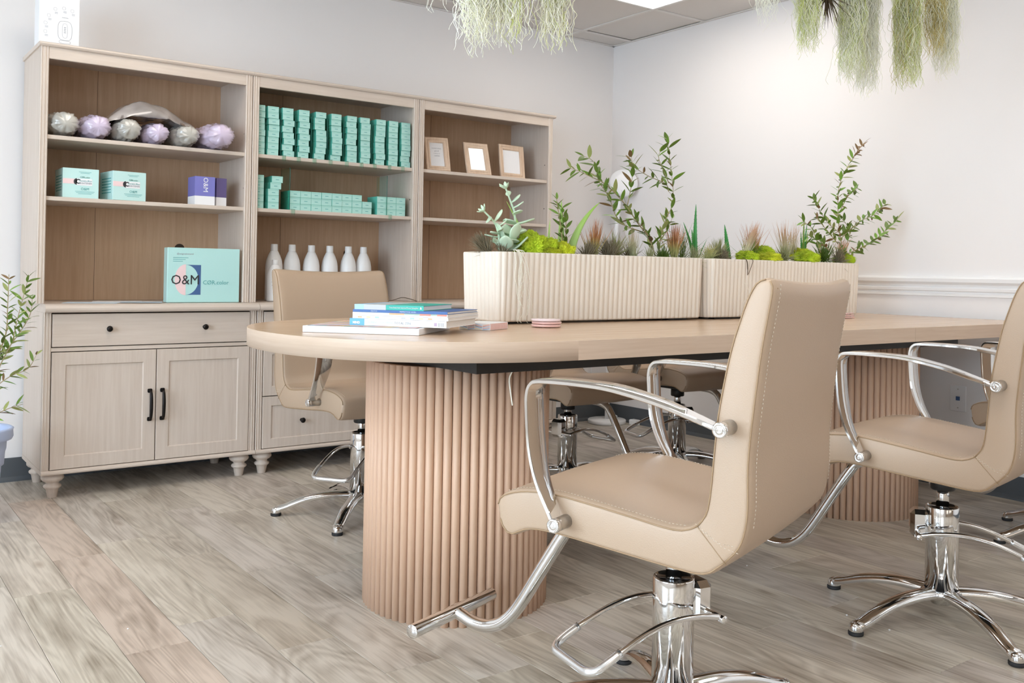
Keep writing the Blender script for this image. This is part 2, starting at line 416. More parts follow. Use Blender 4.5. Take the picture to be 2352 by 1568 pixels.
for i_,x0 in enumerate(xs[:-1]):
    for j_,y0 in enumerate(ys[:-1]):
        if (i_,j_) in troff: continue
        x1=xs[i_+1]; y1=ys[j_+1]; k=(round(x1-x0,3),round(y1-y0,3))
        if k not in tm:
            b_=BX(-k[0]/2+.010,k[0]/2-.010,-k[1]/2+.010,k[1]/2-.010,0,.015); me=bpy.data.meshes.new('ceiling_tile'); b_.to_mesh(me); b_.free(); me.materials.append(M['tile']); tm[k]=me
        dz=.0045 if random.random()<.85 else .007
        inst('ceiling_tile',tm[k],ce,((x0+x1)/2,(y0+y1)/2,CE+dz))
for q,(a,b) in enumerate(LIGHTS):
    x0,x1=xs[a],xs[a+1]; y0,y1=ys[b-1],ys[b+1]
    if q==0: lab='lit rectangular ceiling light panel above the far corner, the one in view'
    else: lab='lit ceiling panel outside the view, %s from right wall, %s from bookcase wall'%(('nearest','second','third')[(ci-a)//4],('first','second','third','fourth')[(cj-b)//4])
    t=thing('ceiling_light',lab,'ceiling light',((x0+x1)/2,(y0+y1)/2,CE),group='ceiling light panels')
    hx,hy=(x1-x0)/2-.013,(y1-y0)/2
    bm=bmesh.new(); 
    for u0,u1,v0,v1 in ((-hx,-hx+.014,-hy,hy),(hx-.014,hx,-hy,hy),(-hx+.014,hx-.014,-hy,-hy+.014),(-hx+.014,hx-.014,hy-.014,hy)): box(bm,u0,u1,v0,v1,-.005,.012)
    obj('light_frame',bm,M['trim'],t)
    obj('diffuser',BX(-hx+.014,hx-.014,-hy+.014,hy-.014,-.002,.004),M['panel'],t)
# baseboards and chair rail
bb=[(0,.0),(0,.102),(-.006,.102),(-.007,.02),(-.014,.008),(-.016,0)]
bm=bmesh.new(); prism(bm,[(YB+a,z) for a,z in bb],XL,XR,'x'); tag(obj('baseboard_back',bm,M['baseboard']),kind='structure')
bm=bmesh.new(); prism(bm,[(XR+a,z) for a,z in bb],YF,YB-.017,'y'); tag(obj('baseboard_right',bm,M['baseboard']),kind='structure')
rail=[(0,.868),(-.009,.870),(-.010,.880),(-.005,.884),(-.005,.890),(-.014,.894),(-.016,.906),(-.010,.914),(-.012,.922),(-.026,.934),(-.028,.950),(-.024,.958),(0,.960)]
bm=bmesh.new(); prism(bm,[(XR+a,z) for a,z in rail],YF,YB,'y'); tag(obj('trim_1',bm,M['trim'],autos=R(25)),kind='structure')
# data plate on the right wall
t=thing('wall_plate','white data outlet plate low on the right wall','wall plate',(XR,2.218,.407))
obj('plate',BX(-.006,0,-.037,.037,-.058,.058,bev=.002),M['lampw'],t)
obj('jack',BX(-.008,-.005,-.009,.009,-.009,.009),M['navy'],t)
for z in (-.042,.042): obj('screw',lathe(bmesh.new(),[(.003,0),(.003,.001)],10,M=Matrix.Translation((-.006,0,z))@Matrix.Rotation(R(-90),4,'Y')),M['steel'],t)
# ------------------------------------------------------------------ bookcases
UW=.884
def foot_mesh():
    bm=bmesh.new()
    lathe(bm,[(.018,0),(.0185,.001),(.0245,.034),(.0265,.036),(.032,.040),(.0345,.046),(.032,.051),(.0255,.055),(.024,.059),(.028,.064),(.036,.068),(.043,.076),(.044,.083),(.040,.090),(.036,.093),(.036,.099)],24)
    me=bpy.data.meshes.new('foot'); 
    for f in bm.faces: f.smooth=True
    bm.to_mesh(me); bm.free(); me.materials.append(M['cab']); return me
FOOT=foot_mesh()
def fluted_post(bm,x0,x1,yf,z0,z1,d=.018):
    """front stile with two shallow reeds"""
    w_=x1-x0; prof=[(x0,yf+d),(x0,yf+.003),(x0+.003,yf)]
    for c in (.28,.72):
        cx=x0+w_*c; prof+=[(cx-.004,yf),(cx-.0025,yf+.0022),(cx+.0025,yf+.0022),(cx+.004,yf)]
    prof+=[(x1-.003,yf),(x1,yf+.003),(x1,yf+d)]
    prism(bm,prof,z0,z1,'z')
def frame_door(name,x0,x1,z0,z1,yf,parent,rw=.055):
    """framed front: stiles, rails and a recessed flat panel with a small bevel"""
    t=bmesh.new(); th=.018
    box(t,x0,x1,yf+.006,yf+th,z0,z1)
    a,b,c,d=x0,x1,z0,z1; e=rw
    # front frame as a picture-frame solid
    def ring(y,ins): return [t.verts.new(v) for v in ((a+ins,y,c+ins),(b-ins,y,c+ins),(b-ins,y,d-ins),(a+ins,y,d-ins))]
    o0=ring(yf+.006,0); o1=ring(yf+.0015,0); o2=ring(yf,.0015); i2=ring(yf,e-.004); i1=ring(yf+.0055,e)
    for A,B in ((o0,o1),(o1,o2),(o2,i2),(i2,i1)):
        for k in range(4): t.faces.new((A[k],A[(k+1)%4],B[(k+1)%4],B[k]))
    bmesh.ops.recalc_face_normals(t,faces=t.faces[:])
    return obj(name,t,M['cab'],parent)
def knob(x,z,yf,parent):
    bm=bmesh.new(); lathe(bm,[(.008,0),(.006,.004),(.0055,.010),(.011,.015),(.0125,.020),(.010,.0245),(.004,.026),(0,.026)],20,M=Matrix.Translation((x,yf,z))@Matrix.Rotation(R(90),4,'X'))
    return obj('knob',bm,M['bronze'],parent,smooth=True)
def pull(x,z0,z1,yf,parent):
    bm=bmesh.new()
    for z in (z0+.008,z1-.008):
        box(bm,x-.0095,x+.0095,yf-.004,yf,z-.0085,z+.0085,bev=.003)
        tube(bm,[(x,yf,z),(x,yf-.022,z)],.0055,8)
    P=catmull([(x,yf-.018,z0+.008),(x,yf-.026,z0+.022),(x,yf-.030,(z0+z1)/2),(x,yf-.026,z1-.022),(x,yf-.018,z1-.008)],5)
    n=len(P); tube(bm,P,[.0045+.0028*math.sin(PI*k/(n-1)) for k in range(n)],10)
    return obj('handle',bm,M['bronze'],parent)
def base_unit(k,label,kind):
    X=.720+UW*k; x0,x1=X+.001,X+UW-.003; yf=4.120; yb=YB-.018
    t=thing('base_cabinet',label,'cabinet',(0,0,0),group='base cabinets under the bookcases')
    # plinth mould and feet
    bm=bmesh.new(); yp=4.108
    prism(bm,[(yp+.008,.099),(yp+.002,.101),(yp,.106),(yp+.001,.111),(yp+.009,.117),(yb,.117),(yb,.099)],x0-.001,x1+.001,'x'); obj('plinth',bm,M['cabx'],t)
    for fx in (x0+.052,x1-.052):
        for fy in (4.170,yb-.052): inst('foot',FOOT,t,(fx,fy,0))
    obj('side_panel',BX(x0,x0+.018,yf+.012,yb,.117,.752,bev=.001),M['cab'],t)
    obj('side_panel',BX(x1-.018,x1,yf+.012,yb,.117,.752,bev=.001),M['cab'],t)
    obj('back_panel',BX(x0+.018,x1-.018,yb-.008,yb,.117,.752),M['cabback'],t)
    obj('painted_shade_sheet',BX(x0+.018,x1-.018,yf+.022,yf+.026,.117,.752),M['gap'],t)  # dark sheet standing in for the shade behind the door and drawer edges
    for a,b in ((x0,x0+.0285),(x1-.0285,x1)):
        bm=bmesh.new(); fluted_post(bm,a,b,yf-.001,.117,.752); obj('stile',bm,M['cab'],t)
    # counter with rounded nose
    nose=[(yb,.752),(4.098,.752),(4.092,.754),(4.0875,.761),(4.087,.769),(4.091,.779),(4.101,.785),(4.112,.786),(yb,.786)]
    bm=bmesh.new(); prism(bm,nose,X-.004+.004,X+UW-.0015,'x'); obj('counter',bm,M['cabx'],t)
    a,b=x0+.0315,x1-.0315
    d=obj('drawer',BX(a,b,yf-.003,yf+.018,.613,.7455,bev=.0015),M['cabx'],t)
    for kx in (a+.213,b-.207): knob(kx,.683,yf-.003,d)
    obj('rail',BX(x0+.0285,x1-.0285,yf,yf+.018,.594,.6095,bev=.001),M['cabx'],t)
    if kind=='doors':
        m_=(a+b)/2
        for p,q,hx in ((a,m_-.0018,m_-.026),(m_+.0018,b,m_+.026)):
            o=frame_door('door',p,q,.1195,.5905,yf-.003,t); pull(hx,.288,.424,yf-.003,o)
    else:
        for z0,z1 in ((.1195,.3555),(.3595,.5905)):
            o=frame_door('drawer',a,b,z0,z1,yf-.003,t,rw=.045)
            for kx in (a+.19,b-.19): knob(kx,(z0+z1)/2,yf-.003,o)
    return t
base_unit(0,'pale oak base cabinet with two doors and a drawer, leftmost, beside the potted olive','doors')
base_unit(1,'pale oak base cabinet with wide stacked drawers, middle one behind the pushed-in chair','drawers')
base_unit(2,'pale oak base cabinet with its lower part behind the table, rightmost of the three','doors')
SH=[1.472,1.222]
def hutch(k,label):
    X=.697+UW*k; x0,x1=X+.0015,X+UW-.0015; yf=4.163; yb=YB-.018; zb,zt=.787,1.826
    t=thing('hutch',label,'bookcase',(0,0,0),group='open shelf hutches on the base cabinets')
    for a,b in ((x0,x0+.018),(x1-.018,x1)): obj('side_panel',BX(a,b,yf+.016,yb,zb,zt),M['cab'],t)
    for a,b in ((x0,x0+.030),(x1-.030,x1)):
        bm=bmesh.new(); fluted_post(bm,a,b,yf,zb,zt); obj('stile',bm,M['cab'],t)
    bk=bmesh.new()
    # back board with a grommet hole outline
    hx,hz=X+.68,1.030; r_=.024
    box(bk,x0+.018,x1-.018,yb-.006,yb,zb,zt)
    bo=obj('back_panel',bk,M['cabback'],t)
    obj('grommet_hole',lathe(bmesh.new(),[(r_,0),(r_,.0012)],28,M=Matrix.Translation((hx,yb-.006,hz))@Matrix.Rotation(R(90),4,'X')),M['gap'],bo)
    obj('panel_seam',BX(X+.30,X+.3012,yb-.0068,yb-.006,zb,zt),M['gap'],bo)
    bm=bmesh.new(); prism(bm,[(yf+.004,1.779),(yf+.003,1.782),(yf+.003,1.826),(yf+.020,1.826),(yf+.020,1.779)],x0+.030,x1-.030,'x'); obj('top_rail',bm,M['cabx'],t)
    e0=-.006 if k==0 else 0; e1=.012 if k==2 else 0
    bm=bmesh.new(); prism(bm,[(yf-.004,1.826),(yf-.008,1.828),(yf-.012,1.834),(yf-.011,1.840),(yf-.004,1.843),(yb,1.843),(yb,1.826)],x0+e0-.0012,x1+e1+.0012,'x'); obj('crown_board',bm,M['cabx'],t)
    for z in SH:
        obj('shelf',BX(x0+.019,x1-.019,yf+.012,yb-.008,z-.017,z,bev=.0015),M['cabx'],t)
        for sx,s in ((x1-.018,-1),(x0+.018,1)):
            for sy in (yf+.05,yb-.07): obj('shelf_pin_hole',lathe(bmesh.new(),[(.0035,0),(.0035,.0006)],8,M=Matrix.Translation((sx,sy,z+.09))@Matrix.Rotation(R(90*s),4,'Y')),M['gap'],t)
    return t
hutch(0,'pale oak open hutch, leftmost, holding rolled towels and a big mint carton')
hutch(1,'pale oak open hutch in the middle, packed with stacks of small mint cartons')
hutch(2,'pale oak open hutch, rightmost, with three small picture frames')

# ------------------------------------------------------------------ table
T=thing('communal_table','long light oak table with a rounded end on two fluted round pedestals','table',(0,0,0))
ty0,ty1,tz0,tz1=1.822,3.0,.723,.774
cyT=(ty0+ty1)/2; ry=(ty1-ty0)/2; rx=.60; xl=.960
out=[]
N_=44
for k in range(N_+1):
    a=PI/2+PI*k/N_
    c,s=math.cos(a),math.sin(a); e=.92
    out.append((xl+rx+rx*math.copysign(abs(c)**e,c),cyT+ry*math.copysign(abs(s)**e,s)))
xr=4.130
def slab(bm,P,z0,z1,edge=True):
    """P ccw outline; top and bottom faces with a tiny eased arris"""
    n=len(P)
    cx=sum(p[0] for p in P)/n; cy=sum(p[1] for p in P)/n
    ins=[(p[0]+(cx-p[0])*.0012,p[1]+(cy-p[1])*.0012) for p in P]
    r0=[bm.verts.new((*p,z0)) for p in P]; r1=[bm.verts.new((*p,z1-.0012)) for p in P]; r2=[bm.verts.new((*p,z1)) for p in ins]
    f=bm.faces.new(r2); f.material_index=0
    f=bm.faces.new(r0[::-1]); f.material_index=0
    for A,B in ((r0,r1),(r1,r2)):
        for i in range(n):
            f=bm.faces.new((A[i],A[(i+1)%n],B[(i+1)%n],B[i])); f.material_index=1
            d=(Vector((*P[(i+1)%n],0))-Vector((*P[i],0))).length; f.smooth=d<.12
    bmesh.ops.recalc_face_normals(bm,faces=bm.faces[:])
    return bm
xs_=3.128
left=out+[(xs_-.0006,ty0),(xs_-.0006,ty1)]
right=[(xs_+.0006,ty1),(xs_+.0006,ty0),(xr,ty0),(xr,ty1)]
obj('table_top',slab(bmesh.new(),left,tz0,tz1),[M['top'],M['edge']],T)
obj('table_top',slab(bmesh.new(),right,tz0,tz1),[M['top'],M['edge']],T)
bm=bmesh.new()
for y in (1.93,2.86): box(bm,1.32,3.62,y,y+.04,tz0-.034,tz0-.0005)
for x in (1.32,2.4,3.58): box(bm,x,x+.04,1.97,2.86,tz0-.034,tz0-.0005)
obj('under_frame',bm,M['black'],T)
def slat_mesh():
    bm=bmesh.new(); r=.01165; n=12
    prof=[(r*1.08*math.cos(a),r*math.sin(a)) for a in [(-PI/2+PI*k/n) for k in range(n+1)]]+[(-.006,r),(-.006,-r)]
    prism(bm,prof,0,tz0-.035,'z')
    for f in bm.faces:
        if abs(f.normal.z)<.5 and f.normal.x>-.5: f.smooth=True
    me=bpy.data.meshes.new('slat'); bm.to_mesh(me); bm.free(); me.materials.append(M['slat']); return me
SL=slat_mesh()
for px_,py_,lab in ((1.512,2.305,None),(3.462,2.305,None)):
    ped=obj('pedestal',lathe(bmesh.new(),[(.248,.001),(.248,tz0-.035)],48,c=(0,0,0)),M['core'],T); ped.location=(px_,py_,0)
    ns=67
    for k in range(ns):
        a=2*PI*k/ns; inst('slat',SL,ped,(.2555*math.cos(a),.2555*math.sin(a),0),(0,0,a))
# thin cord hanging under the table edge
bm=bmesh.new(); tube(bm,catmull([(1.455,1.925,.7225),(1.450,1.965,.675),(1.444,1.955,.640),(1.448,1.95,.600)],5),.0018,6); tag(obj('cord',bm,M['rootw']),'thin cream cord hanging from under the near table edge','cord')

# ------------------------------------------------------------------ salon chairs
TOPP=[(.284,.470),(.278,.486),(.262,.497),(.230,.507),(.193,.512),(.147,.514),(.068,.507),(-.027,.496),(-.094,.488),(-.128,.489),(-.152,.500),(-.167,.522),(-.174,.560),(-.180,.632),(-.186,.695),(-.196,.755),(-.209,.818),(-.224,.868),(-.237,.905),(-.250,.931),(-.262,.942),(-.274,.945)]
REAR=[(-.285,.941),(-.2905,.930),(-.2895,.912),(-.284,.880),(-.276,.834),(-.269,.786),(-.264,.742),(-.257,.680),(-.252,.615),(-.2525,.544),(-.248,.500),(-.236,.466),(-.211,.437),(-.181,.412)]
BOT=[(-.161,.407),(-.140,.406),(-.068,.411),(.039,.420),(.121,.427),(.178,.429),(.213,.424),(.238,.411),(.254,.410),(.268,.420),(.278,.440)]
HW=.252
def resample(P,n):
    P=[Vector((a,b,0)) for a,b in P]; L=[0]
    for a,b in zip(P,P[1:]): L.append(L[-1]+(b-a).length)
    out=[]
    for k in range(n+1):
        t=L[-1]*k/n; i=0
        while i<len(P)-2 and L[i+1]<t: i+=1
        f=(t-L[i])/max(1e-9,L[i+1]-L[i]); q=P[i].lerp(P[i+1],min(1,max(0,f))); out.append((q.x,q.y))
    return out
def sm2(P,n=3): return [(v.x,v.y) for v in catmull([(a,b,0) for a,b in P],n)]
SI=11; SO=11                                     # where the mitre seam meets the inner and outer outline
OUT=BOT[::-1]+REAR[::-1]
inner_a,inner_b=resample(sm2(TOPP[:SI],4),30),resample(sm2(TOPP[SI-1:],4),40)
oi=len(BOT)+len(REAR)-11                          # index of (-.248,.500)/( -.236,.466) on the outer outline
outer_a,outer_b=resample(sm2(OUT[:oi-1],4),30),resample(sm2(OUT[oi-2:],4),40)
INN=inner_a+inner_b[1:]; OUTL=outer_a+outer_b[1:]
OUTLINE=INN+OUTL[::-1]
def outline_normals(poly):
    n=len(poly); P=[Vector(p) for p in poly]
    area=sum(P[i].x*P[(i+1)%n].y-P[(i+1)%n].x*P[i].y for i in range(n)); o=[]
    for i in range(n):
        d=(P[(i+1)%n]-P[i-1]).normalized(); v=Vector((d.y,-d.x))
        o.append(v if area>0 else -v)
    return o
NRM=outline_normals(OUTLINE); NI=NRM[:len(INN)]; NO=NRM[len(INN):][::-1]
US=[(-HW,.012),(-HW+.0012,.0075),(-HW+.0045,.0035),(-HW+.012,.0008),(-HW+.03,0),(-.14,-.002),(-.07,-.003),(0,-.0035),(.07,-.003),(.14,-.002),(HW-.03,0),(HW-.012,.0008),(HW-.0045,.0035),(HW-.0012,.0075),(HW,.012)]
def shell(i0,i1,name,parent):
    """padded slab between the inner and outer outline from rung i0 to rung i1, flat upholstered cheeks"""
    bm=bmesh.new(); rows=[]
    for u,ins in US:
        row=[]
        for C,Nn in ((INN,NI),(OUTL,NO)):
            for i in range(i0,i1+1):
                q=Vector(C[i])-Nn[i]*ins; z0=C[i][1]
                dip=max(0,(z0-.86)/.085)*.014*(1-(u/HW)**2) if z0>.86 else 0
                cx=.010*(1-(u/HW)**2)*min(1,max(0,(z0-.5)/.1))
                row.append(bm.verts.new((q.x-cx,u,q.y-dip)))
        rows.append(row)
    m=i1-i0+1; loop=list(range(m))+list(range(2*m-1,m-1,-1))
    for A,B in zip(rows,rows[1:]):
        for k in range(len(loop)):
            a,b=loop[k],loop[(k+1)%len(loop)]; bm.faces.new((A[a],A[b],B[b],B[a]))
    for r_ in (rows[0],rows[-1]):
        for k in range(m-1): bm.faces.new((r_[k],r_[k+1],r_[m+k+1],r_[m+k]))
    bmesh.ops.recalc_face_normals(bm,faces=bm.faces[:])
    return obj(name,bm,M['leather'],parent,autos=R(38))
def ring_pipe(poly,u,r=.0022):
    bm=bmesh.new(); P=[(a,u,b) for a,b in poly]; P=[Vector(p) for p in P]
    tube(bm,P+[P[0]],r,6,cap=False); return bm
def stitches(bm,P,step=.0075,ln=.0042,w=.0007):
    L=0; P=[Vector(p) for p in P]; nxt=0
    for a,b in zip(P,P[1:]):
        d=(b-a).length
        while nxt<L+d:
            t=(nxt-L)/d; q=a.lerp(b,t); v=(b-a).normalized()*ln/2
            tube(bm,[q-v,q+v],w,3); nxt+=step
        L+=d
def inset(poly,dist):
    n=len(poly); P=[Vector((a,b)) for a,b in poly]; area=sum(P[i].x*P[(i+1)%n].y-P[(i+1)%n].x*P[i].y for i in range(n)); o=[]
    for i in range(n):
        d=(P[(i+1)%n]-P[i-1]).normalized(); v=Vector((d.y,-d.x))*(1 if area>0 else -1); q=P[i]-v*dist; o.append((q.x,q.y))
    return o
full=sm2(BOT+TOPP+REAR,3)
def arm(side,parent):
    u0=side*.277
    path=catmull([(.118,.464),(.127,.482),(.158,.542),(.175,.606),(.1815,.680),(.1815,.708),(.174,.727),(.152,.7345),(.069,.735),(-.001,.731),(-.09,.715),(-.154,.697),(-.208,.681)],4)
    path=[Vector((p.x,0,p.y)) for p in path]
    bm=bmesh.new(); n=len(path); rings=[]
    for i,p in enumerate(path):
        d=(path[min(i+1,n-1)]-path[max(i-1,0)]).normalized(); nn=Vector((-d.z,0,d.x))
        f=i/(n-1); hw=.032*(min(1,.38+f*2.6) if f<.5 else min(1,.40+(1-f)*2.4)); th=.0045
        u0=side*(.300-hw*.92)
        c=u0
        ring=[]
        for a,b in ((-1,-.6),(-.9,-1),(.9,-1),(1,-.6),(1,.6),(.9,1),(-.9,1),(-1,.6)):
            q=p+nn*(b*th); ring.append(bm.verts.new((q.x,c+a*hw,q.z)))
        rings.append(ring)
    for A,B in zip(rings,rings[1:]):
        for k in range(8): bm.faces.new((A[k],A[(k+1)%8],B[(k+1)%8],B[k]))
    bm.faces.new(rings[0][::-1]); bm.faces.new(rings[-1]); bmesh.ops.recalc_face_normals(bm,faces=bm.faces[:])
    o=obj('armrest',bm,M['chrome'],parent,autos=R(40))
    for s,z in ((.116,.462),(-.214,.680)):
        RM=Matrix.Translation((s,0,z))@Matrix.Rotation(R(-90),4,'X')
        a,b=(.245,.302)
        pr=[(.0135,a),(.0135,b-.001),(.0125,b)] if side>0 else [(.0125,-b),(.0135,-b+.001),(.0135,-a)]
        obj('spacer',lathe(bmesh.new(),pr,20,M=RM),M['steel'],o,autos=R(30))
        pb=[(.0138,b-.012),(.0138,b),(.0105,b+.002),(.0095,b+.0005),(.0075,b+.0004),(.0065,b+.0018),(.003,b+.0018),(0,b+.0006)]
        if side<0: pb=[(r_,-z_) for r_,z_ in pb[::-1]]
        obj('bolt',lathe(bmesh.new(),pb,20,M=RM),M['chrome'],o,autos=R(30))
    return o
def hang(o,base,rz): o.rotation_euler=(0,0,rz); return o
def build_chair():
    """+x is the way the chair faces; each part keeps its origin on the column axis so it can be turned"""
    t=thing('salon_chair','x','chair')
    U=[];G=[]
    a=shell(0,30,'seat',t); b=shell(30,70,'backrest',t); U+=[a,b]
    for sgn in (-1,1):
        for C,Nn,nm in ((INN,NI,0),(OUTL,NO,1)):
            for i0,i1,par in ((0,30,a),(30,70,b)):
                P=[((Vector(C[i])-Nn[i]*.0052)) for i in range(i0,i1+1)]
                bm=bmesh.new(); tube(bm,[(p.x,sgn*(HW-.0016),p.y) for p in P],.0015,6); obj('piping',bm,M['piping'],par)
        P=[Vector(INN[30])*(1-k/4)+Vector(OUTL[30])*(k/4) for k in range(5)]
        bm=bmesh.new(); tube(bm,[(p.x,sgn*(HW+.0001),p.y) for p in P[:]],.0009,5); obj('piping',bm,M['piping'],b)
        bm=bmesh.new()
        st=[(-.145-.0*i,sgn*(HW+.0003),.0) for i in range(2)]
        for off in (-.006,.006):
            stitches(bm,[(-.158+off*.7,sgn*(HW+.0003),.495+off*.7),(-.200+off*.7,sgn*(HW+.0003),.470+off*.5),(-.232+off*.6,sgn*(HW+.0003),.466+off)])
        pr=[(x-.0006,sgn*(HW-.022),z) for x,z in sm2(REAR[1:11],2)]; pr=[(x-.008*(1-((HW-.022)/HW)**2)-.0010,y,z) for x,y,z in pr]
        stitches(bm,pr)
        obj('stitching',bm,M['stitch'],b)
        bm=bmesh.new(); stitches(bm,[(x,sgn*(HW-.017),z+.0006) for x,z in sm2(TOPP[2:10],2)]); obj('stitching',bm,M['stitch'],a)
    bm=bmesh.new(); tube(bm,[(-.2885-.010*(1-(u/HW)**2),u,.926-.0125*(1-(u/HW)**2)) for u in [(-1+2*k/16)*(HW-.012) for k in range(17)]],.0016,5); obj('piping',bm,M['piping'],b)
    for s in (-1,1): U.append(arm(s,t))
    # footrest
    bm=bmesh.new(); tube(bm,catmull([(.105,0,.404),(.150,0,.404),(.200,0,.402),(.238,0,.390),(.265,0,.362),(.325,0,.268),(.372,0,.192),(.405,0,.146),(.440,0,.115),(.480,0,.100),(.520,0,.100),(.553,0,.109),(.566,0,.114)],5),.0155,16); fr=obj('footrest_tube',bm,M['chrome'],t); U.append(fr)
    bm=bmesh.new(); lathe(bm,[(.0155,-.160),(.0165,-.158),(.0165,.158),(.0155,.160)],24,M=Matrix.Translation((.578,0,.112))@Matrix.Rotation(R(90),4,'X')); obj('foot_bar',bm,M['chrome'],fr,autos=R(30))
    obj('socket',BX(.045,.115,-.020,.020,.385,.424,bev=.006,seg=2),M['black'],fr)
    # underside plate, socket and piston
    U.append(obj('seat_plate',BX(-.11,.12,-.13,.13,.400,.425,bev=.004),M['black'],t))
    bm=bmesh.new(); lathe(bm,[(.030,.350),(.0325,.353),(.0325,.405)],24); U.append(obj('swivel_socket',bm,M['black'],t,autos=R(30)))
    bm=bmesh.new(); lathe(bm,[(.017,.300),(.017,.345),(.015,.356)],20); obj('piston',bm,M['chrome'],t,autos=R(30))
    # pump column
    bm=bmesh.new(); lathe(bm,[(.0435,.084),(.0435,.309),(.0425,.312),(.040,.3125),(.038,.309)],40); col=obj('column',bm,M['chrome'],t,autos=R(30))
    bm=bmesh.new(); lathe(bm,[(.038,.304),(.038,.309),(0,.309)],32); obj('column_cap',bm,M['black'],col)
    bm=bmesh.new(); lathe(bm,[(.0445,.080),(.0445,.085)],32); obj('column_gasket',bm,M['rubber'],col)
    # pump lever, drawn along +x
    lv=obj('pump_housing',BX(-.085,-.035,-.030,.030,.222,.300,bev=.012,seg=1),M['chrome'],t)
    obj('pivot_rod',lathe(bmesh.new(),[(.0075,-.086),(.0085,-.084),(.0085,.084),(.0075,.086)],16,M=Matrix.Translation((-.066,0,.238))@Matrix.Rotation(R(90),4,'X')),M['chrome'],lv,autos=R(30))
    P=[(-.066,.074,.240),(-.02,.0745,.249),(.04,.0745,.252),(.10,.075,.243),(.16,.0765,.222),(.215,.078,.196),(.238,.074,.184),(.250,.058,.179),(.251,.03,.178),(.251,0,.178)]
    Q=P+[(a,-b,c) for a,b,c in P[::-1][1:]]
    bm=bmesh.new(); tube(bm,catmull(Q,4),.0062,10); le=obj('pump_lever',bm,M['chrome'],lv)
    S_=[(.185,.0772,.2105),(.215,.078,.196),(.238,.074,.184),(.250,.058,.179),(.251,.03,.178),(.251,0,.178)]
    S2=S_+[(a,-b,c) for a,b,c in S_[::-1][1:]]
    bm=bmesh.new(); tube(bm,catmull(S2,4),.0088,10); obj('lever_sleeve',bm,M['sleeve'],lv)
    # five arched legs
    hub=obj('base_hub',lathe(bmesh.new(),[(.020,.040),(.028,.042),(.034,.055),(.052,.066),(.054,.078),(.047,.083)],32),M['chrome'],t,autos=R(40))
    legs=[]
    for k in range(5):
        bm=bmesh.new(); C=catmull([(.030,0,.071),(.080,0,.073),(.140,0,.070),(.200,0,.060),(.245,0,.047),(.288,0,.031),(.320,0,.0225)],4)
        n=len(C); rings=[]
        for i,p in enumerate(C):
            f=i/(n-1); hw=.0265-.006*f; hh=.0175-.004*f
            if i==n-1: hw*=.82; hh*=.8
            d=(C[min(i+1,n-1)]-C[max(i-1,0)]).normalized(); nn=Vector((-d.z,0,d.x)); ring=[]
            for q in range(12):
                a=2*PI*q/12; cy_,sz=math.cos(a),math.sin(a)
                w_=hw*cy_; h_=hh*sz if sz>0 else hh*max(sz,-.55)
                ring.append(bm.verts.new(p+Vector((0,w_,0))+nn*h_))
            rings.append(ring)
        for A,B in zip(rings,rings[1:]):
            for q in range(12): bm.faces.new((A[q],A[(q+1)%12],B[(q+1)%12],B[q]))
        bm.faces.new(rings[0][::-1]); bm.faces.new(rings[-1]); bmesh.ops.recalc_face_normals(bm,faces=bm.faces[:])
        lathe(bm,[(.0175,.009),(.0185,.012),(.0185,.022),(.015,.030),(.006,.0335)],20,c=(.320,0,0))
        g=obj('leg',bm,M['chrome'],t,autos=R(50)); obj('foot_pad',lathe(bmesh.new(),[(.019,0),(.020,.002),(.020,.009),(.0175,.0095)],20,c=(.320,0,0)),M['rubber'],g,autos=R(30)); legs.append(g)
    return t
ch0=build_chair()
UP={'seat','backrest','armrest','footrest_tube','seat_plate','swivel_socket'}
def place_chair(src,first,loc,head,base,lever,dz,label):
    if first: r=src
    else:
        r=src.copy(); COL.objects.link(r)
        for c in src.children:
            d=c.copy(); COL.objects.link(d); d.parent=r
            for g in c.children:
                e=g.copy(); COL.objects.link(e); e.parent=d
    r.location=loc; r.rotation_euler=(0,0,R(head)); r['label']=label; r['category']='chair'; r['group']='salon chairs around the table'
    return r,(head,base,lever,dz)
def pose_chair(r,head,base,lever,dz):
    k=0
    for c in r.children:
        nm=c.name.split('.')[0]
        if nm in UP: c.location.z=dz
        elif nm=='pump_housing': c.rotation_euler=(0,0,R(lever-head))
        elif nm=='leg': c.rotation_euler=(0,0,R(base+72*k-head)); k+=1
CH=[((1.455,1.380,0),109.5,65,171,0,'tan leather salon chair nearest the camera, its back turned, by the near fluted pedestal'),
((2.540,1.392,0),101,169,-55,.008,'tan leather salon chair cut by the right edge, on the near side of the table'),
((1.710,3.285,0),-86,156,216,0,'tan leather salon chair between bookcases and rounded table end, facing the camera'),
((2.700,3.220,0),-86,150,8,-.012,'tan leather salon chair across the table, its seat seen just right of the near pedestal'),
((3.390,3.210,0),-88.5,20,165,.004,'tan salon chair across the table, nearest the room corner, partly hidden by the front chair'),
((3.710,1.50,0),72,148,200,-.02,'tan salon chair beyond the right-edge chair, only its seat corner and one leg in view')]
PZ=[]
for k,c in enumerate(CH): PZ.append(place_chair(ch0,k==0,*c))
for r,a in PZ: pose_chair(r,*a)
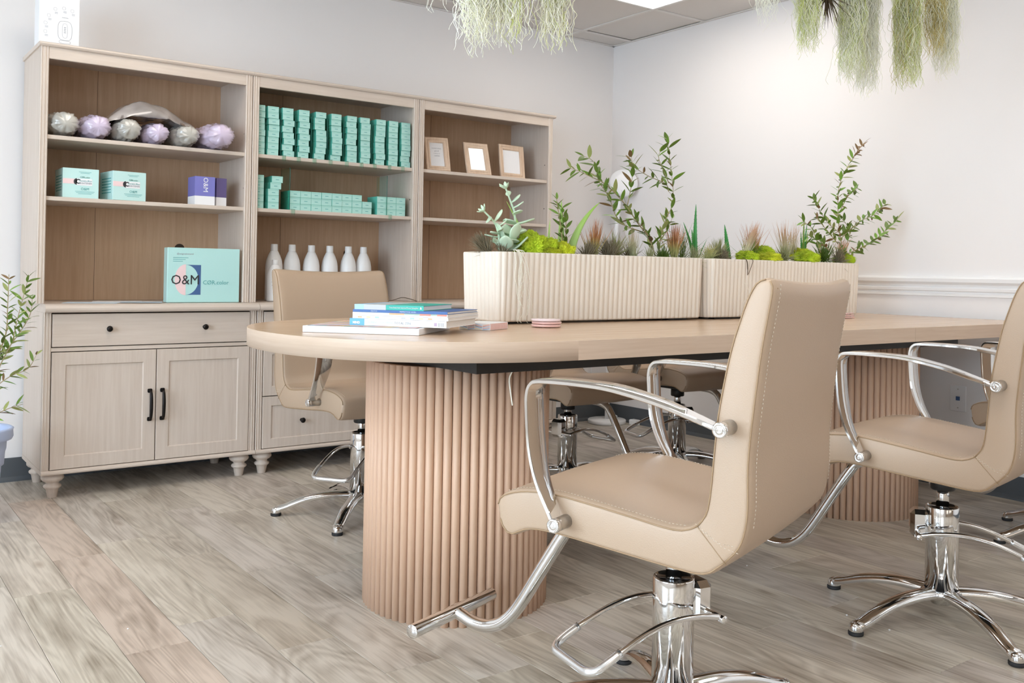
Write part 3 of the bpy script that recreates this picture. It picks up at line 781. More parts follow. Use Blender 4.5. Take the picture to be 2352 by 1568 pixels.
# paths of plant stems (metres)
OLIVE_C = [[(2.59, 2.58, 1.017), (2.553, 2.58, 1.088), (2.501, 2.58, 1.137), (2.418, 2.58, 1.219), (2.329, 2.58, 1.278), (2.256, 2.58, 1.301), (2.206, 2.58, 1.316), (2.154, 2.58, 1.325)], [(2.502, 2.58, 1.111), (2.44, 2.58, 1.125), (2.391, 2.58, 1.152), (2.35, 2.58, 1.229), (2.297, 2.58, 1.29), (2.294, 2.58, 1.333), (2.267, 2.58, 1.361), (2.217, 2.58, 1.376)], [(2.439, 2.58, 1.205), (2.45, 2.58, 1.276), (2.449, 2.58, 1.345), (2.432, 2.58, 1.395)], [(2.658, 2.58, 1.27), (2.643, 2.58, 1.3), (2.555, 2.58, 1.324), (2.497, 2.58, 1.349), (2.455, 2.58, 1.392)], [(2.602, 2.58, 1.017), (2.632, 2.58, 1.143), (2.674, 2.58, 1.218), (2.673, 2.58, 1.259), (2.656, 2.58, 1.352), (2.64, 2.58, 1.413), (2.625, 2.58, 1.469)], [(2.657, 2.58, 1.304), (2.611, 2.58, 1.348), (2.567, 2.58, 1.397), (2.58, 2.58, 1.433)], [(2.577, 2.58, 1.063), (2.529, 2.58, 1.12), (2.471, 2.58, 1.159)], [(2.596, 2.58, 1.064), (2.647, 2.58, 1.117), (2.67, 2.58, 1.169)]]
OLIVE_R = [[(3.687, 2.49, 1.027), (3.658, 2.49, 1.135), (3.649, 2.49, 1.265), (3.669, 2.49, 1.368), (3.759, 2.49, 1.477), (3.862, 2.49, 1.567)], [(3.678, 2.49, 1.132), (3.573, 2.49, 1.196), (3.504, 2.49, 1.297)], [(3.665, 2.49, 1.126), (3.776, 2.49, 1.199), (3.881, 2.49, 1.238), (3.954, 2.49, 1.29)], [(3.712, 2.49, 1.055), (3.849, 2.49, 1.098), (3.967, 2.49, 1.151), (4.092, 2.49, 1.226)], [(3.511, 2.49, 1.054), (3.464, 2.49, 1.158), (3.411, 2.49, 1.188)], [(3.636, 2.49, 1.096), (3.539, 2.49, 1.169), (3.491, 2.49, 1.205)], [(3.702, 2.49, 1.098), (3.75, 2.49, 1.158), (3.715, 2.49, 1.216)], [(3.655, 2.49, 1.252), (3.73, 2.49, 1.315), (3.83, 2.49, 1.361)], [(3.573, 2.49, 1.065), (3.524, 2.49, 1.111), (3.478, 2.49, 1.12)]]
OLIVE_S = [[(2.13, 2.58, 1.026), (2.121, 2.58, 1.08), (2.11, 2.58, 1.131), (2.097, 2.58, 1.183), (2.09, 2.58, 1.213)], [(2.138, 2.58, 1.026), (2.141, 2.58, 1.081), (2.138, 2.58, 1.132), (2.121, 2.58, 1.159), (2.121, 2.58, 1.179)]]
SUCC = [[(1.828, 2.58, 1.018), (1.825, 2.58, 1.062), (1.821, 2.58, 1.083), (1.804, 2.58, 1.112), (1.763, 2.58, 1.145)], [(1.901, 2.58, 1.02), (1.894, 2.58, 1.074), (1.889, 2.58, 1.143), (1.873, 2.58, 1.18), (1.851, 2.58, 1.225)]]
OLIVE_L_FIX = [[(0.568, 3.948, 0.905), (0.566, 3.948, 0.791), (0.562, 3.948, 0.683), (0.53, 3.948, 0.576), (0.492, 3.948, 0.372)], [(0.635, 3.948, 0.896), (0.618, 3.948, 0.818), (0.6, 3.948, 0.736), (0.583, 3.948, 0.65), (0.539, 3.948, 0.547), (0.489, 3.948, 0.372)], [(0.658, 3.948, 0.829), (0.653, 3.948, 0.764), (0.633, 3.948, 0.716), (0.587, 3.948, 0.643), (0.517, 3.948, 0.532), (0.492, 3.948, 0.372)], [(0.666, 3.948, 0.604), (0.637, 3.948, 0.55), (0.575, 3.948, 0.521), (0.518, 3.948, 0.467), (0.489, 3.948, 0.364)], [(0.62, 3.948, 0.419), (0.577, 3.948, 0.406), (0.534, 3.948, 0.385), (0.499, 3.948, 0.358)], [(0.454, 3.948, 0.888), (0.472, 3.948, 0.695), (0.482, 3.948, 0.501), (0.486, 3.948, 0.365)]]
# ------------------------------------------------------------------ goods on the shelves
ORD=['first','second','third','fourth','fifth','sixth','seventh','eighth','ninth','tenth','eleventh','twelfth']
cartons={}
def carton_me(w_,d,h):
    k=(w_,d,h)
    if k not in cartons:
        bm=bmesh.new(); box(bm,-w_/2,w_/2,0,d,0,h,bev=.0008)
        bm.normal_update()
        for f in bm.faces:
            f.material_index=0 if f.normal.y<-.9 or f.normal.z>.9 else 1
        # tuck-flap slot and a small printed mark on the front end
        box(bm,-w_/2+.003,w_/2-.003,-.0003,.0001,h*.80,h*.83,mi=1)
        box(bm,-.008,.008,-.0003,.0001,h*.42,h*.50,mi=2)
        me=bpy.data.meshes.new('carton'); bm.to_mesh(me); bm.free()
        for m in (M['mint'],M['mintD'],M['inkteal']): me.materials.append(m)
        cartons[k]=me
    return cartons[k]
rr=random.Random(11)
def carton(x,y,z,rz,label,group,size=(.054,.105,.0285)):
    o=inst('carton',carton_me(*size),None,(x,y,z),(0,0,rz)); tag(o,label,'carton',group); return o
zs=SH[0]+.0005
xc=[1.628+.0]+[1.684+.0735*k for k in range(9)]+[2.372]
xc=[1.606,1.688,1.762,1.842,1.926,2.012,2.093,2.166,2.250,2.326,2.398]
for k,x in enumerate(xc):
    if x<1.63: x=1.643-.0
    for j in range(8):
        dx=rr.uniform(-.005,.005) if k<9 else rr.uniform(-.002,.002)
        if k==0: dx=min(dx,-.0); xx=1.6265+dx*.2
        else: xx=x+dx+.006
        if k==1: xx=max(xx,1.692)
        pos='topmost' if j==7 else ('lowest' if j==0 else ORD[7-j]+' from top')
        carton(xx,4.195+rr.uniform(-.003,.003),zs+j*.0288,rr.uniform(-.03,.03) if k<9 else rr.uniform(-.01,.01),'mint carton, %s in the %s stack from the left, upper shelf'%(pos,ORD[k]),'mint cartons stacked on the upper shelf')
# clear acrylic dividers hooked over the shelf front between the stacks
def divider(x,z,h,label,group):
    bm=bmesh.new(); box(bm,-.0009,.0009,0,.11,.0005,h); box(bm,-.0009,.018,-.0215,-.020,-.024,.0005); box(bm,-.0009,.018,-.0215,.0,.0008,.0022)
    o=obj('shelf_divider',bm,M['acry'],None); o.location=(x,4.192,z); tag(o,label,'divider',group)
    bm=bmesh.new(); tube(bm,[(-.0012,-.0006,.003),(-.0012,-.0006,h-.004),(-.0012,.006,h)],.0008,5); obj('divider_edge',bm,M['inkgreen'],o)
for k in range(1,10):
    x=(xc[k]+xc[k+1])/2+.006 if k<10 else xc[k]+.04
    divider(xc[k]+.0415,SH[0],.205,'clear acrylic divider right of the %s carton stack from the left, upper shelf'%ORD[k],'acrylic dividers on the upper shelf')
z2=SH[1]+.0005
for j in range(5):
    pos='topmost' if j==4 else ('lowest' if j==0 else ORD[4-j]+' from top')
    carton(1.6275,4.20,z2+j*.0312,0,'mint carton, %s in the stack against the left side, lower shelf'%pos,'mint cartons on the lower shelf',(.054,.105,.031))
    carton(1.700+(.022,.012,.0,.0,.0)[4-j],4.195+(.01,.004,0,0,0)[4-j],z2+j*.0312,rr.uniform(-.03,.03),'mint carton, %s in the loose second stack from the left, lower shelf'%pos,'mint cartons on the lower shelf',(.054,.105,.031))
for j in range(3):
    for c in range(8 if j<2 else 7):
        row=('bottom','middle','top')[j]
        carton(1.812+.0545*c,4.205+rr.uniform(-.002,.002),z2+j*.0312,0,'mint carton, %s from the left, %s row of the long block, lower shelf'%(ORD[c],row),'mint cartons on the lower shelf',(.054,.105,.031))
    for c in range(3):
        row=('bottom','middle','top')[j]
        carton(2.275+.0545*c,4.20,z2+j*.0312,0,'mint carton, %s from the left, %s row of the short right block, lower shelf'%(ORD[c],('bottom','middle','top')[j]),'mint cartons on the lower shelf',(.054,.105,.031))
divider(1.780,SH[1],.20,'clear acrylic divider at the left end of the long carton block, lower shelf','acrylic dividers on the lower shelf')
divider(2.300,SH[1],.20,'clear acrylic divider in front of the short carton block, lower shelf','acrylic dividers on the lower shelf')
# rolled towels in clear bags
def bag_roll(x,w_,h,y,mat,label,seed,squash=1.0,ln=.30,dz=0):
    bm=bmesh.new(); n=56; L=20; rings=[]
    for i in range(L+1):
        f=i/L; yy=-ln/2+ln*f
        e=math.sqrt(max(0,1-(abs(f-.5)*2)**6)); e=max(e,.80)
        ring=[]
        for k in range(n):
            a=2*PI*k/n
            p=Vector((math.cos(a)*3.1,f*6,math.sin(a)*3.1))
            q=noise.noise(p+Vector((seed*7.3,0,0)))*.12+noise.noise(p*2.7+Vector((seed,3,1)))*.09+abs(noise.noise(p*1.4+Vector((0,seed,5))))*-.16
            r_=e*(1+q)
            ring.append(bm.verts.new((math.cos(a)*w_/2*r_,yy,max(-h/2+.0,math.sin(a)*h/2*r_))))
        rings.append(ring)
    for A,B in zip(rings,rings[1:]):
        for k in range(n): bm.faces.new((A[k],A[(k+1)%n],B[(k+1)%n],B[k]))
    # puckered end facing out
    c=bm.verts.new((.008*math.sin(seed*3),-ln/2-.018,.006*math.cos(seed*2))); 
    mid=[]
    for k in range(n):
        a=2*PI*k/n; q=.60+.22*noise.noise(Vector((math.cos(a)*1.3,math.sin(a)*1.3,seed*3)))
        v=rings[0][k].co; mid.append(bm.verts.new((v.x*q*1.2,-ln/2-.016+.014*noise.noise(Vector((math.cos(a)*1.6,math.sin(a)*1.6,seed*5))),v.z*q*1.2)))
    for k in range(n):
        bm.faces.new((mid[k],mid[(k+1)%n],rings[0][(k+1)%n],rings[0][k])); bm.faces.new((c,mid[(k+1)%n],mid[k]))
    bm.faces.new(rings[-1])
    bmesh.ops.recalc_face_normals(bm,faces=bm.faces[:])
    o=obj('towel_roll',bm,mat,None,smooth=True); o.location=(x,y,SH[0]+h/2+.001+dz); tag(o,label,'towel',"rolled towels on the top shelf")
    return o
bag_roll(.796,.136,.108,4.325,M['bagc'],'grey rolled towel in a clear bag, leftmost on the top shelf',1)
bag_roll(.921,.130,.108,4.320,M['bagl'],'lilac rolled towel in a clear bag, second from the left on the top shelf',2)
bag_roll(1.045,.124,.108,4.320,M['bagc'],'grey rolled towel in a clear bag, third from the left, under the smoky bag',3)
bag_roll(1.164,.118,.098,4.315,M['bagl'],'lilac rolled towel in a clear bag, fourth from the left, under the smoky bag',4)
bag_roll(1.290,.124,.102,4.310,M['bagc'],'grey rolled towel in a clear bag, fifth from the left on the top shelf',5)
o=bag_roll(1.428,.152,.122,4.305,M['bagl'],'lilac rolled towel in a clear bag, rightmost, bulging over the shelf edge',6,ln=.34)
# smoky empty bag flopped on the third and fourth rolls
bm=bmesh.new(); nx,ny=40,14; gr=[]
for lay in (0,1):
    for i in range(nx+1):
        row=[]
        for j in range(ny+1):
            u,v=i/nx,j/ny; x=.940+.43*u; y=4.185+.26*v
            zt=SH[0]+.085+.060*math.exp(-((u-.45)/.27)**2)+.010*noise.noise(Vector((u*7,v*4,2)))-.030*max(0,u-.72)-.012*abs(v-.5)*2
            edge=min(u,1-u,v,1-v)*8; th=.050*min(1,edge*.5)
            z=(zt+th if lay==0 else min(zt,SH[0]+.112))+.006*abs(noise.noise(Vector((u*15,v*9,lay))))
            row.append(bm.verts.new((x,y-.02*math.sin(u*PI),z)))
        gr.append(row)
G0,G1=gr[:nx+1],gr[nx+1:]
for i in range(nx):
    for j in range(ny):
        bm.faces.new((G0[i][j],G0[i+1][j],G0[i+1][j+1],G0[i][j+1])); bm.faces.new((G1[i][j+1],G1[i+1][j+1],G1[i+1][j],G1[i][j]))
for i in range(nx):
    bm.faces.new((G1[i][0],G1[i+1][0],G0[i+1][0],G0[i][0])); bm.faces.new((G0[i][ny],G0[i+1][ny],G1[i+1][ny],G1[i][ny]))
for j in range(ny):
    bm.faces.new((G0[0][j],G0[0][j+1],G1[0][j+1],G1[0][j])); bm.faces.new((G1[nx][j],G1[nx][j+1],G0[nx][j+1],G0[nx][j]))
bmesh.ops.recalc_face_normals(bm,faces=bm.faces[:])
tag(obj('plastic_bag',bm,M['bagg'],None,smooth=True),'smoky crumpled plastic bag lying across the middle towel rolls','bag')
# mint lightener cartons
def lightener(x,y,rz,label):
    o=obj('lightener_carton',BX(0,.140,0,.155,0,.123,bev=.001),M['mintL'],None); o.location=(x,y,SH[1]+.001); o.rotation_euler=(0,0,rz)
    tag(o,label,'carton','lightener cartons')
    obj('print_band',BX(.0008,.1,-.0006,.0003,.058,.079),M['pinkp'],o)
    obj('label_panel',BX(.050,.114,-.0010,.0003,.053,.081),M['paper'],o)
    bm=bmesh.new(); pts=[(.054+.012*math.cos(a),.068+.0135*math.sin(a)) for a in [PI/2+PI*k/14 for k in range(15)]]
    prism(bm,pts,-.0016,-.0008,'y'); obj('emblem',bm,M['ink'],o)
    bm=bmesh.new(); pts=[(.054+.0115*math.cos(a),.068+.013*math.sin(a)) for a in [PI/2-PI*k/14 for k in range(15)]]+[(.054+.007*math.cos(a),.068+.008*math.sin(a)) for a in [-PI/2+PI*k/14 for k in range(15)]]
    bm2=bmesh.new()
    for i in range(14):
        a0,a1=PI/2-PI*i/14*.8,PI/2-PI*(i+1)/14*.8
    bm2.free(); bm.free()
    text('C',.026,TM((.058,-.0014,.068)),M['ink'],o,bold=.001)
    text('CØR.color',.0085,TM((.086,-.0012,.087)),M['inkgreen'],o)
    text('Keratin-Blue',.0095,TM((.088,-.0016,.072)),M['inkteal'],o)
    text('LIGHTENER',.0095,TM((.088,-.0016,.062)),M['inkgrey'],o,bold=.0002)
    text('O&M',.015,TM((.086,-.0012,.038)),M['inkteal'],o)
    bm=bmesh.new()
    for q,(a,b) in enumerate(((.048,.124),(.052,.120),(.060,.112))): box(bm,a,b,-.0005,.0002,.027-.005*q,.0285-.005*q)
    for q,(a,b) in enumerate(((.062,.110),(.068,.104))): box(bm,a,b,-.0005,.0002,.108-.005*q,.1095-.005*q)
    obj('small_print',bm,M['inkteal'],o)
    bm=bmesh.new()
    for q in range(6): box(bm,-.0005,.0002,.02,.13,.09-.012*q,.094-.012*q)
    obj('side_print',bm,M['inkteal'],o)
lightener(.795,4.205,0,'mint lightener carton, left one of the pair on the middle shelf')
lightener(.985,4.182,R(6),'mint lightener carton, right one of the pair, turned slightly')
# violet cartons
def violet(x,y,rz,w_,d,m1,label,txt):
    bm=bmesh.new(); box(bm,0,w_,0,d,.040,.127,bev=.0008); box(bm,0,w_,0,d,.0,.0398,bev=.0008,mi=1)
    o=obj('violet_carton',bm,[m1,M['paper']],None); o.location=(x,y,SH[1]+.001); o.rotation_euler=(0,0,rz); tag(o,label,'carton','violet cartons')
    if txt: text('O&M',.030,TM((w_*.52,-.0004,.090),rot=R(-90)),M['paper'],o)
violet(1.334,4.195,0,.090,.100,M['purple'],'violet and white carton marked on its front, right end of the middle shelf',True)
violet(1.437,4.215,R(8),.050,.09,M['purpleD'],'darker violet carton tucked beside the marked violet carton',False)
# big shrink-wrapped carton on the counter
o=obj('display_carton',BX(0,.322,0,.052,0,.241,bev=.002),M['shrink'],None); o.location=(1.214,4.172,.7875); tag(o,'large shrink-wrapped pale mint carton standing on the left counter','carton')
bm=bmesh.new(); pts=[(.080+.048*math.cos(a),.100+.068*math.sin(a)) for a in [PI/2+PI*k/20 for k in range(21)]]; prism(bm,pts,-.0008,.0004,'y'); obj('print_half_disc',bm,M['pinkp'],o)
bm=bmesh.new(); A=[(.082,.166),(.146,.166),(.146,.034),(.082,.034)]
arc=[(.080+.056*math.cos(a),.100+.066*math.sin(a)) for a in [-PI/2+PI*k/18 for k in range(19)]]
for (x0,z0),(x1,z1) in zip(arc,arc[1:]):
    prism(bm,[(x0,z0),(.146,z0),(.146,z1),(x1,z1)],-.0006,.0004,'y')
obj('print_corner',bm,M['navy'],o)
text('O&M',.060,TM((.078,-.0016,.098)),M['ink'],o,xs=.95); text('CØR.color',.026,TM((.214,-.0006,.088)),M['inkteal'],o)
text('@originalmineral',.0105,TM((.076,-.0006,.214)),M['inkgrey'],o)
bm=bmesh.new()
for q in range(3): box(bm,.024,.090-.012*q,-.0005,.0004,.196-.008*q,.198-.008*q)
obj('small_print',bm,M['inkteal'],o)
# papers on the counter
for k,(x,y,rz,wx,wy,m,l) in enumerate(((.80,4.20,-.35,.21,.15,'paperblue','pale blue flyer lying leftmost on the counter'),(.93,4.27,-.25,.20,.15,'paper','white sheet half under the pale blue flyer on the counter'),(1.02,4.18,-.30,.17,.12,'paperblue','narrow blue-white leaflet lying rightmost on the counter'))):
    o=obj('paper_sheet',BX(0,wx,0,wy,0,.0009),M[m],None); o.location=(x,y,.7865+.0012*k); o.rotation_euler=(0,0,rz); tag(o,l,'paper','papers on the left counter')
# white bottles
bt=bmesh.new(); lathe(bt,[(.034,.0),(.0405,.004),(.0415,.012),(.0415,.150),(.0405,.175),(.036,.200),(.027,.224),(.0185,.241),(.0165,.243)],32); bme=bpy.data.meshes.new('body'); [setattr(f,'smooth',True) for f in bt.faces]; bt.to_mesh(bme); bt.free(); bme.materials.append(M['bottle'])
ct=bmesh.new(); lathe(ct,[(.0170,.242),(.0175,.244),(.0168,.273),(.0155,.2755),(0,.2755)],24); cme=bpy.data.meshes.new('cap'); [setattr(f,'smooth',True) for f in ct.faces]; ct.to_mesh(cme); ct.free(); cme.materials.append(M['bottle'])
cf_=text('CAUTION HARMFUL',.0098,TM((0,0,0)),M['ink'],None); cmesh=cf_.data; bpy.data.objects.remove(cf_)
for v in cmesh.vertices:      # wrap the line of writing round the bottle
    a=v.co.x/.0418; rr_=.0418-v.co.y; v.co=Vector((rr_*math.sin(a),-rr_*math.cos(a),v.co.z))
lt=bmesh.new()
for q,(hw,z) in enumerate(((.75,.112),(.6,.104),(.7,.096),(.5,.088))):
    n=10
    for i in range(n):
        a0,a1=-hw+2*hw*i/n,-hw+2*hw*(i+1)/n
        lt.faces.new([lt.verts.new((.0418*math.sin(a),-.0418*math.cos(a),zz)) for a,zz in ((a0,z),(a1,z),(a1,z+.002),(a0,z+.002))])
lme=bpy.data.meshes.new('label_print'); lt.to_mesh(lme); lt.free(); lme.materials.append(M['inkgrey'])
for k,x in enumerate((1.770,1.862,1.964,2.063,2.166,2.252)):
    lab=('leftmost' if k==0 else 'rightmost' if k==5 else ORD[k]+' from the left')
    t=thing('bottle','white plastic bottle with cautionary lettering, %s in the row'%lab,'bottle',(x,4.345,.787),R(rr.uniform(-8,8)),'white bottles on the middle counter')
    inst('body',bme,t); inst('cap',cme,t); inst('lettering',cmesh,t,(0,0,.131)); inst('label_print',lme,t)
t=thing('bottle','white plastic bottle standing forward of the row, mostly behind the chair back','bottle',(1.742,4.262,.787),0,'white bottles on the middle counter')
inst('body',bme,t,scale=(.92,.92,.72)); inst('cap',cme,t,(0,0,0),scale=(.92,.92,.72)); inst('label_print',lme,t,(0,.003,-.02))
# wire at the right of the middle counter
bm=bmesh.new(); tube(bm,catmull([(2.30,4.30,.789),(2.36,4.24,.790),(2.40,4.20,.806),(2.43,4.17,.800),(2.455,4.14,.789)],6),.0018,6); tag(obj('cable',bm,M['stemd']),'thin dark cable looping on the middle counter behind the books','cable')
# picture frames
def pframe(x,y,w_,h,lean,rz,label,txt):
    t=thing('picture_frame',label,'picture frame',(x,y,SH[0]+.001),R(rz),'picture frames on the right hutch')
    LM=Matrix.Rotation(-lean,4,'X')
    bm=bmesh.new(); tt=bmesh.new(); bw=.030
    prof=[(0,0),(0,-.010),(.003,-.014),(.009,-.014),(.012,-.0105),(.016,-.0105),(.019,-.013),(.024,-.0115),(.028,-.007),(bw,-.005),(bw,0)]
    cor=[(-w_/2,0,1,1),(w_/2,0,-1,1),(w_/2,h,-1,-1),(-w_/2,h,1,-1)]
    rings=[[tt.verts.new((cx+sx*a,b,cz+sz*a)) for a,b in prof] for cx,cz,sx,sz in cor]
    m_=len(prof)
    for i in range(4):
        A,B=rings[i],rings[(i+1)%4]
        for k in range(m_): tt.faces.new((A[k],A[(k+1)%m_],B[(k+1)%m_],B[k]))
    bmesh.ops.recalc_face_normals(tt,faces=tt.faces[:]); tt.transform(LM); merge(bm,tt)
    obj('moulding',bm,M['frame'],t,autos=R(20))
    g=obj('glazed_face',BX(-w_/2+bw-.001,w_/2-bw+.001,-.0035,-.001,bw-.001,h-bw+.001,M=LM),M['glassw'],t)
    bm=bmesh.new(); 
    for a in range(0,9):
        pass
    # beading
    nb=18
    for q in range(nb):
        for zz in (.0175,h-.0175):
            box(bm,-w_/2+.02+(w_-.04)*q/nb,-w_/2+.02+(w_-.04)*(q+.55)/nb,-.0128,-.0105,zz-.002,zz+.002,M=LM)
    obj('beading',bm,M['frame'],t)
    if txt:
        for k,(s,sz) in enumerate((('SOMETHING',.0095),('good',.012),('is about to',.008),('HAPPEN',.0085))): text(s,sz,LM@TM((0,-.0038,h*.68-.0145*k)),M['inkgrey'],g)
    bm=bmesh.new(); box(bm,-w_/2+.012,w_/2-.012,.0002,.003,.010,h-.010,M=LM)
    zt=h*.62
    P0=LM@Vector((0,.003,zt)); yb=P0.y+.055
    for sx in (-.018,.018): pass
    a=[(P0.y,P0.z),(P0.y+.003,P0.z),(yb,0),(yb-.004,0)]
    prism(bm,a,-.020,.020,'x'); obj('easel_back',bm,M['blk'],t)
pframe(2.628,4.235,.135,.196,R(19),-14,'pale wood picture frame with a lettered print, leftmost of the three','t')
pframe(2.892,4.240,.150,.190,R(19),-8,'pale wood picture frame whitened by painted glass reflection, middle of the three',None)
pframe(3.130,4.255,.180,.190,R(7),4,'pale wood picture frame whitened by painted glass reflection, rightmost of the three',None)
# white boxed gadget on top of the left hutch
o=obj('white_box',BX(0,.154,0,.10,0,.215,bev=.0015),M['paper'],None); o.location=(.703,4.252,1.8435); tag(o,'white carton with faint grey line drawings on top of the left hutch','box')
bm=bmesh.new()
def ring2(cx,cz,w_,h_,r_=.0007):
    tube(bm,[(cx+w_*math.copysign(abs(math.cos(a))**.6,math.cos(a)),-.0004,cz+h_*math.copysign(abs(math.sin(a))**.6,math.sin(a))) for a in [2*PI*k/28 for k in range(29)]],r_,4)
ring2(.098,.075,.027,.040); ring2(.098,.075,.010,.030,.0005); ring2(.098,.028,.022,.006,.0005)
for q in range(4): box(bm,.094,.102,-.0008,.0002,.066+.007*q,.069+.007*q)
for cx,cz in ((.060,.160),(.093,.168),(.125,.162),(.036,.130),(.024,.098),(.024,.062)):
    ring2(cx,cz,.006,.006,.0004)
    for q in range(3): box(bm,cx-.006+.004,cx+.010,-.0006,.0002,cz-.013-.003*q,cz-.012-.003*q)
box(bm,.086,.110,-.0006,.0002,.128,.130); box(bm,.090,.106,-.0006,.0002,.014,.017)
obj('line_drawing',bm,M['inkgrey'],o)

# ------------------------------------------------------------------ things on the table
TZ=.774
def V2(x,y,z=0): return Vector((x,y,z))
# frame tray with a stack of books on it
p0=Vector((1.029,2.326,0)); dx_=Vector((1.292-1.029,2.165-2.326,0)); ang=math.atan2(dx_.y,dx_.x)
t=thing('pencil_tin','shallow white-edged case with a diagonal multicoloured pencil design, under the books','case',(1.047,2.365,TZ+.0005),R(-48.3))
W_,D_=.328,.300
bm=bmesh.new(); box(bm,0,W_,0,D_,0,.0175,bev=.0015,seg=2); obj('case_body',bm,M['paper'],t)
cols=['blueP','lilacp','sagep','coral','orange','yellow','teal','lilacp','red','pinkp','sagep','orange','yellow','blueP','coral','pinkp']
cx0,cy0,cx1,cy1=.010,.010,W_-.010,D_-.010
g=obj('printed_lid',BX(cx0,cx1,cy0,cy1,.0172,.0182),M['ink'],t)
k=0; s=-.34
def clip(P,a,b,c):       # keep a*x+b*y<=c
    o=[]
    for i in range(len(P)):
        p,q=P[i],P[(i+1)%len(P)]; fp,fq=a*p[0]+b*p[1]-c,a*q[0]+b*q[1]-c
        if fp<=0: o.append(p)
        if (fp<0<fq) or (fq<0<fp):
            u=fp/(fp-fq); o.append((p[0]+(q[0]-p[0])*u,p[1]+(q[1]-p[1])*u))
    return o
while s<.36:
    w_=rr.uniform(.012,.026); P=[(cx0+.004,cy0+.004),(cx1-.004,cy0+.004),(cx1-.004,cy1-.004),(cx0+.004,cy1-.004)]
    P=clip(P,-1,1.15,-s); 
    if P: P=clip(P,1,-1.15,s+w_-.0008)
    if len(P)>2:
        bm=bmesh.new(); prism(bm,P,.0181,.0186,'z'); obj('colour_stripe',bm,M[cols[k%len(cols)]],g)
    s+=w_; k+=1
def book(x,y,z,ang,L,D,th,cover,label,spine=None,wav=False,cov2=None):
    """spine along +x at y=0 facing the viewer, pages run back along +y"""
    t=thing('book',label,'book',(x,y,z),ang,'books stacked on the table')
    bm=bmesh.new(); c=.0012
    prof=[(0,0),(0,th),(D,th),(D,th-c),(c,th-c),(c,c),(D,c),(D,0)]   # cover seen end on (y,z)
    prism(bm,prof,0,L,'x'); obj('cover',bm,M[cover],t)
    bm=bmesh.new(); n=24; r0=[];r1=[]
    for e,xx in ((0,.003),(1,L-.001)):
        lo=[];hi=[]
        for i in range(n+1):
            yy=c+(D-.004-c)*i/n; wv=(.0016*math.sin(i*.9+x*50) if wav else 0)*(i/n)
            lo.append(bm.verts.new((xx,yy,c))); hi.append(bm.verts.new((xx,yy,th-c)))
        (r0 if e==0 else r1).extend([lo,hi])
    for i in range(n):
        bm.faces.new((r0[0][i],r0[0][i+1],r1[0][i+1],r1[0][i])); bm.faces.new((r0[1][i],r1[1][i],r1[1][i+1],r0[1][i+1]))
        bm.faces.new((r0[0][i],r0[1][i],r0[1][i+1],r0[0][i+1])); bm.faces.new((r1[0][i],r1[0][i+1],r1[1][i+1],r1[1][i]))
    for i in (0,n): bm.faces.new((r0[0][i],r1[0][i],r1[1][i],r0[1][i]))
    bmesh.ops.recalc_face_normals(bm,faces=bm.faces[:])
    obj('pages',bm,M['pages'],t)
    return t
sa=R(-54.5); z=TZ+.0195
sx,sy=1.172,2.330
def along(d): return sx+math.cos(sa)*d,sy+math.sin(sa)*d
x,y=along(-.002)
b=book(x,y,z,sa,.285,.225,.0180,'paper','thick white book with a blue band at its spine end, bottom of the stack')
obj('blue_band',BX(-.0004,.044,-.0005,.05,-.0002,.0182),M['blueL'],b); text('MIND',.0085,TM((.020,-.0009,.007)),M['paper'],b,bold=.0004); text('CALMING COLORING',.0085,TM((.090,-.0007,.0085)),M['paperblue'],b); text('TOTAL ZEN',.009,TM((.158,-.0007,.0085)),M['inkgrey'],b)
bm=bmesh.new()
for q,u in enumerate((.262,.266,.271,.275)): box(bm,u,u+.0018,-.0006,0,.003,.013)
obj('barcode_print',bm,M['inkgrey'],b); obj('publisher_mark',BX(.250,.258,-.0006,0,.004,.013),M['lilacp'],b)
z+=.0185; x,y=along(.006)
b=book(x,y,z,sa,.282,.235,.0085,'paper','thin white book with dashes of colour along its spine, second from the bottom')
for q in range(9): obj('spine_print',BX(.016+.026*q,.028+.026*q,-.0004,0,.0022,.0060),M[('orange','yellow','blueP','paperblue','pinkp','greyc','blueP','yellow','orange')[q]],b)
z+=.0090; x,y=along(.006)
b=book(x,y,z,sa,.280,.238,.0080,'paper','thin white book with coral and sage artwork on its spine, third from the bottom')
for q,(u0,u1,mm) in enumerate(((.11,.155,'orange'),(.155,.20,'sagep'),(.20,.232,'coral'),(.232,.25,'sagep'),(.25,.278,'coral'))): obj('spine_print',BX(u0,u1,-.0004,0,.0034+.001*(q%2),.0078),M[mm],b)
z+=.0085; x,y=along(.0065)
b=book(x,y,z,sa,.279,.230,.0070,'blueD','royal blue book, second from the top of the stack')
text('CREATIVE',.0045,TM((.064,-.0006,.0035)),M['paperblue'],b); text('INSPIRATIONS HAVEN',.0048,TM((.165,-.0006,.0035)),M['paperblue'],b)
z+=.0075; x,y=along(.012)
b=book(x,y,z,sa,.205,.205,.0135,'teal','teal, grey and blue spined colouring book on top of the stack')
obj('cover_print',BX(-.0004,.028,-.0005,.19,-.0002,.0137),M['blueP'],b); obj('cover_print',BX(.028,.094,-.0005,.19,-.0002,.0137),M['greyc'],b)
text('Thomas Kinkade Studios Inspirational Moments Coloring Book',.0054,TM((.147,-.0007,.0068)),M['paper'],b,xs=.62); text('&',.008,TM((.197,-.0007,.0068)),M['paper'],b,bold=.0004)
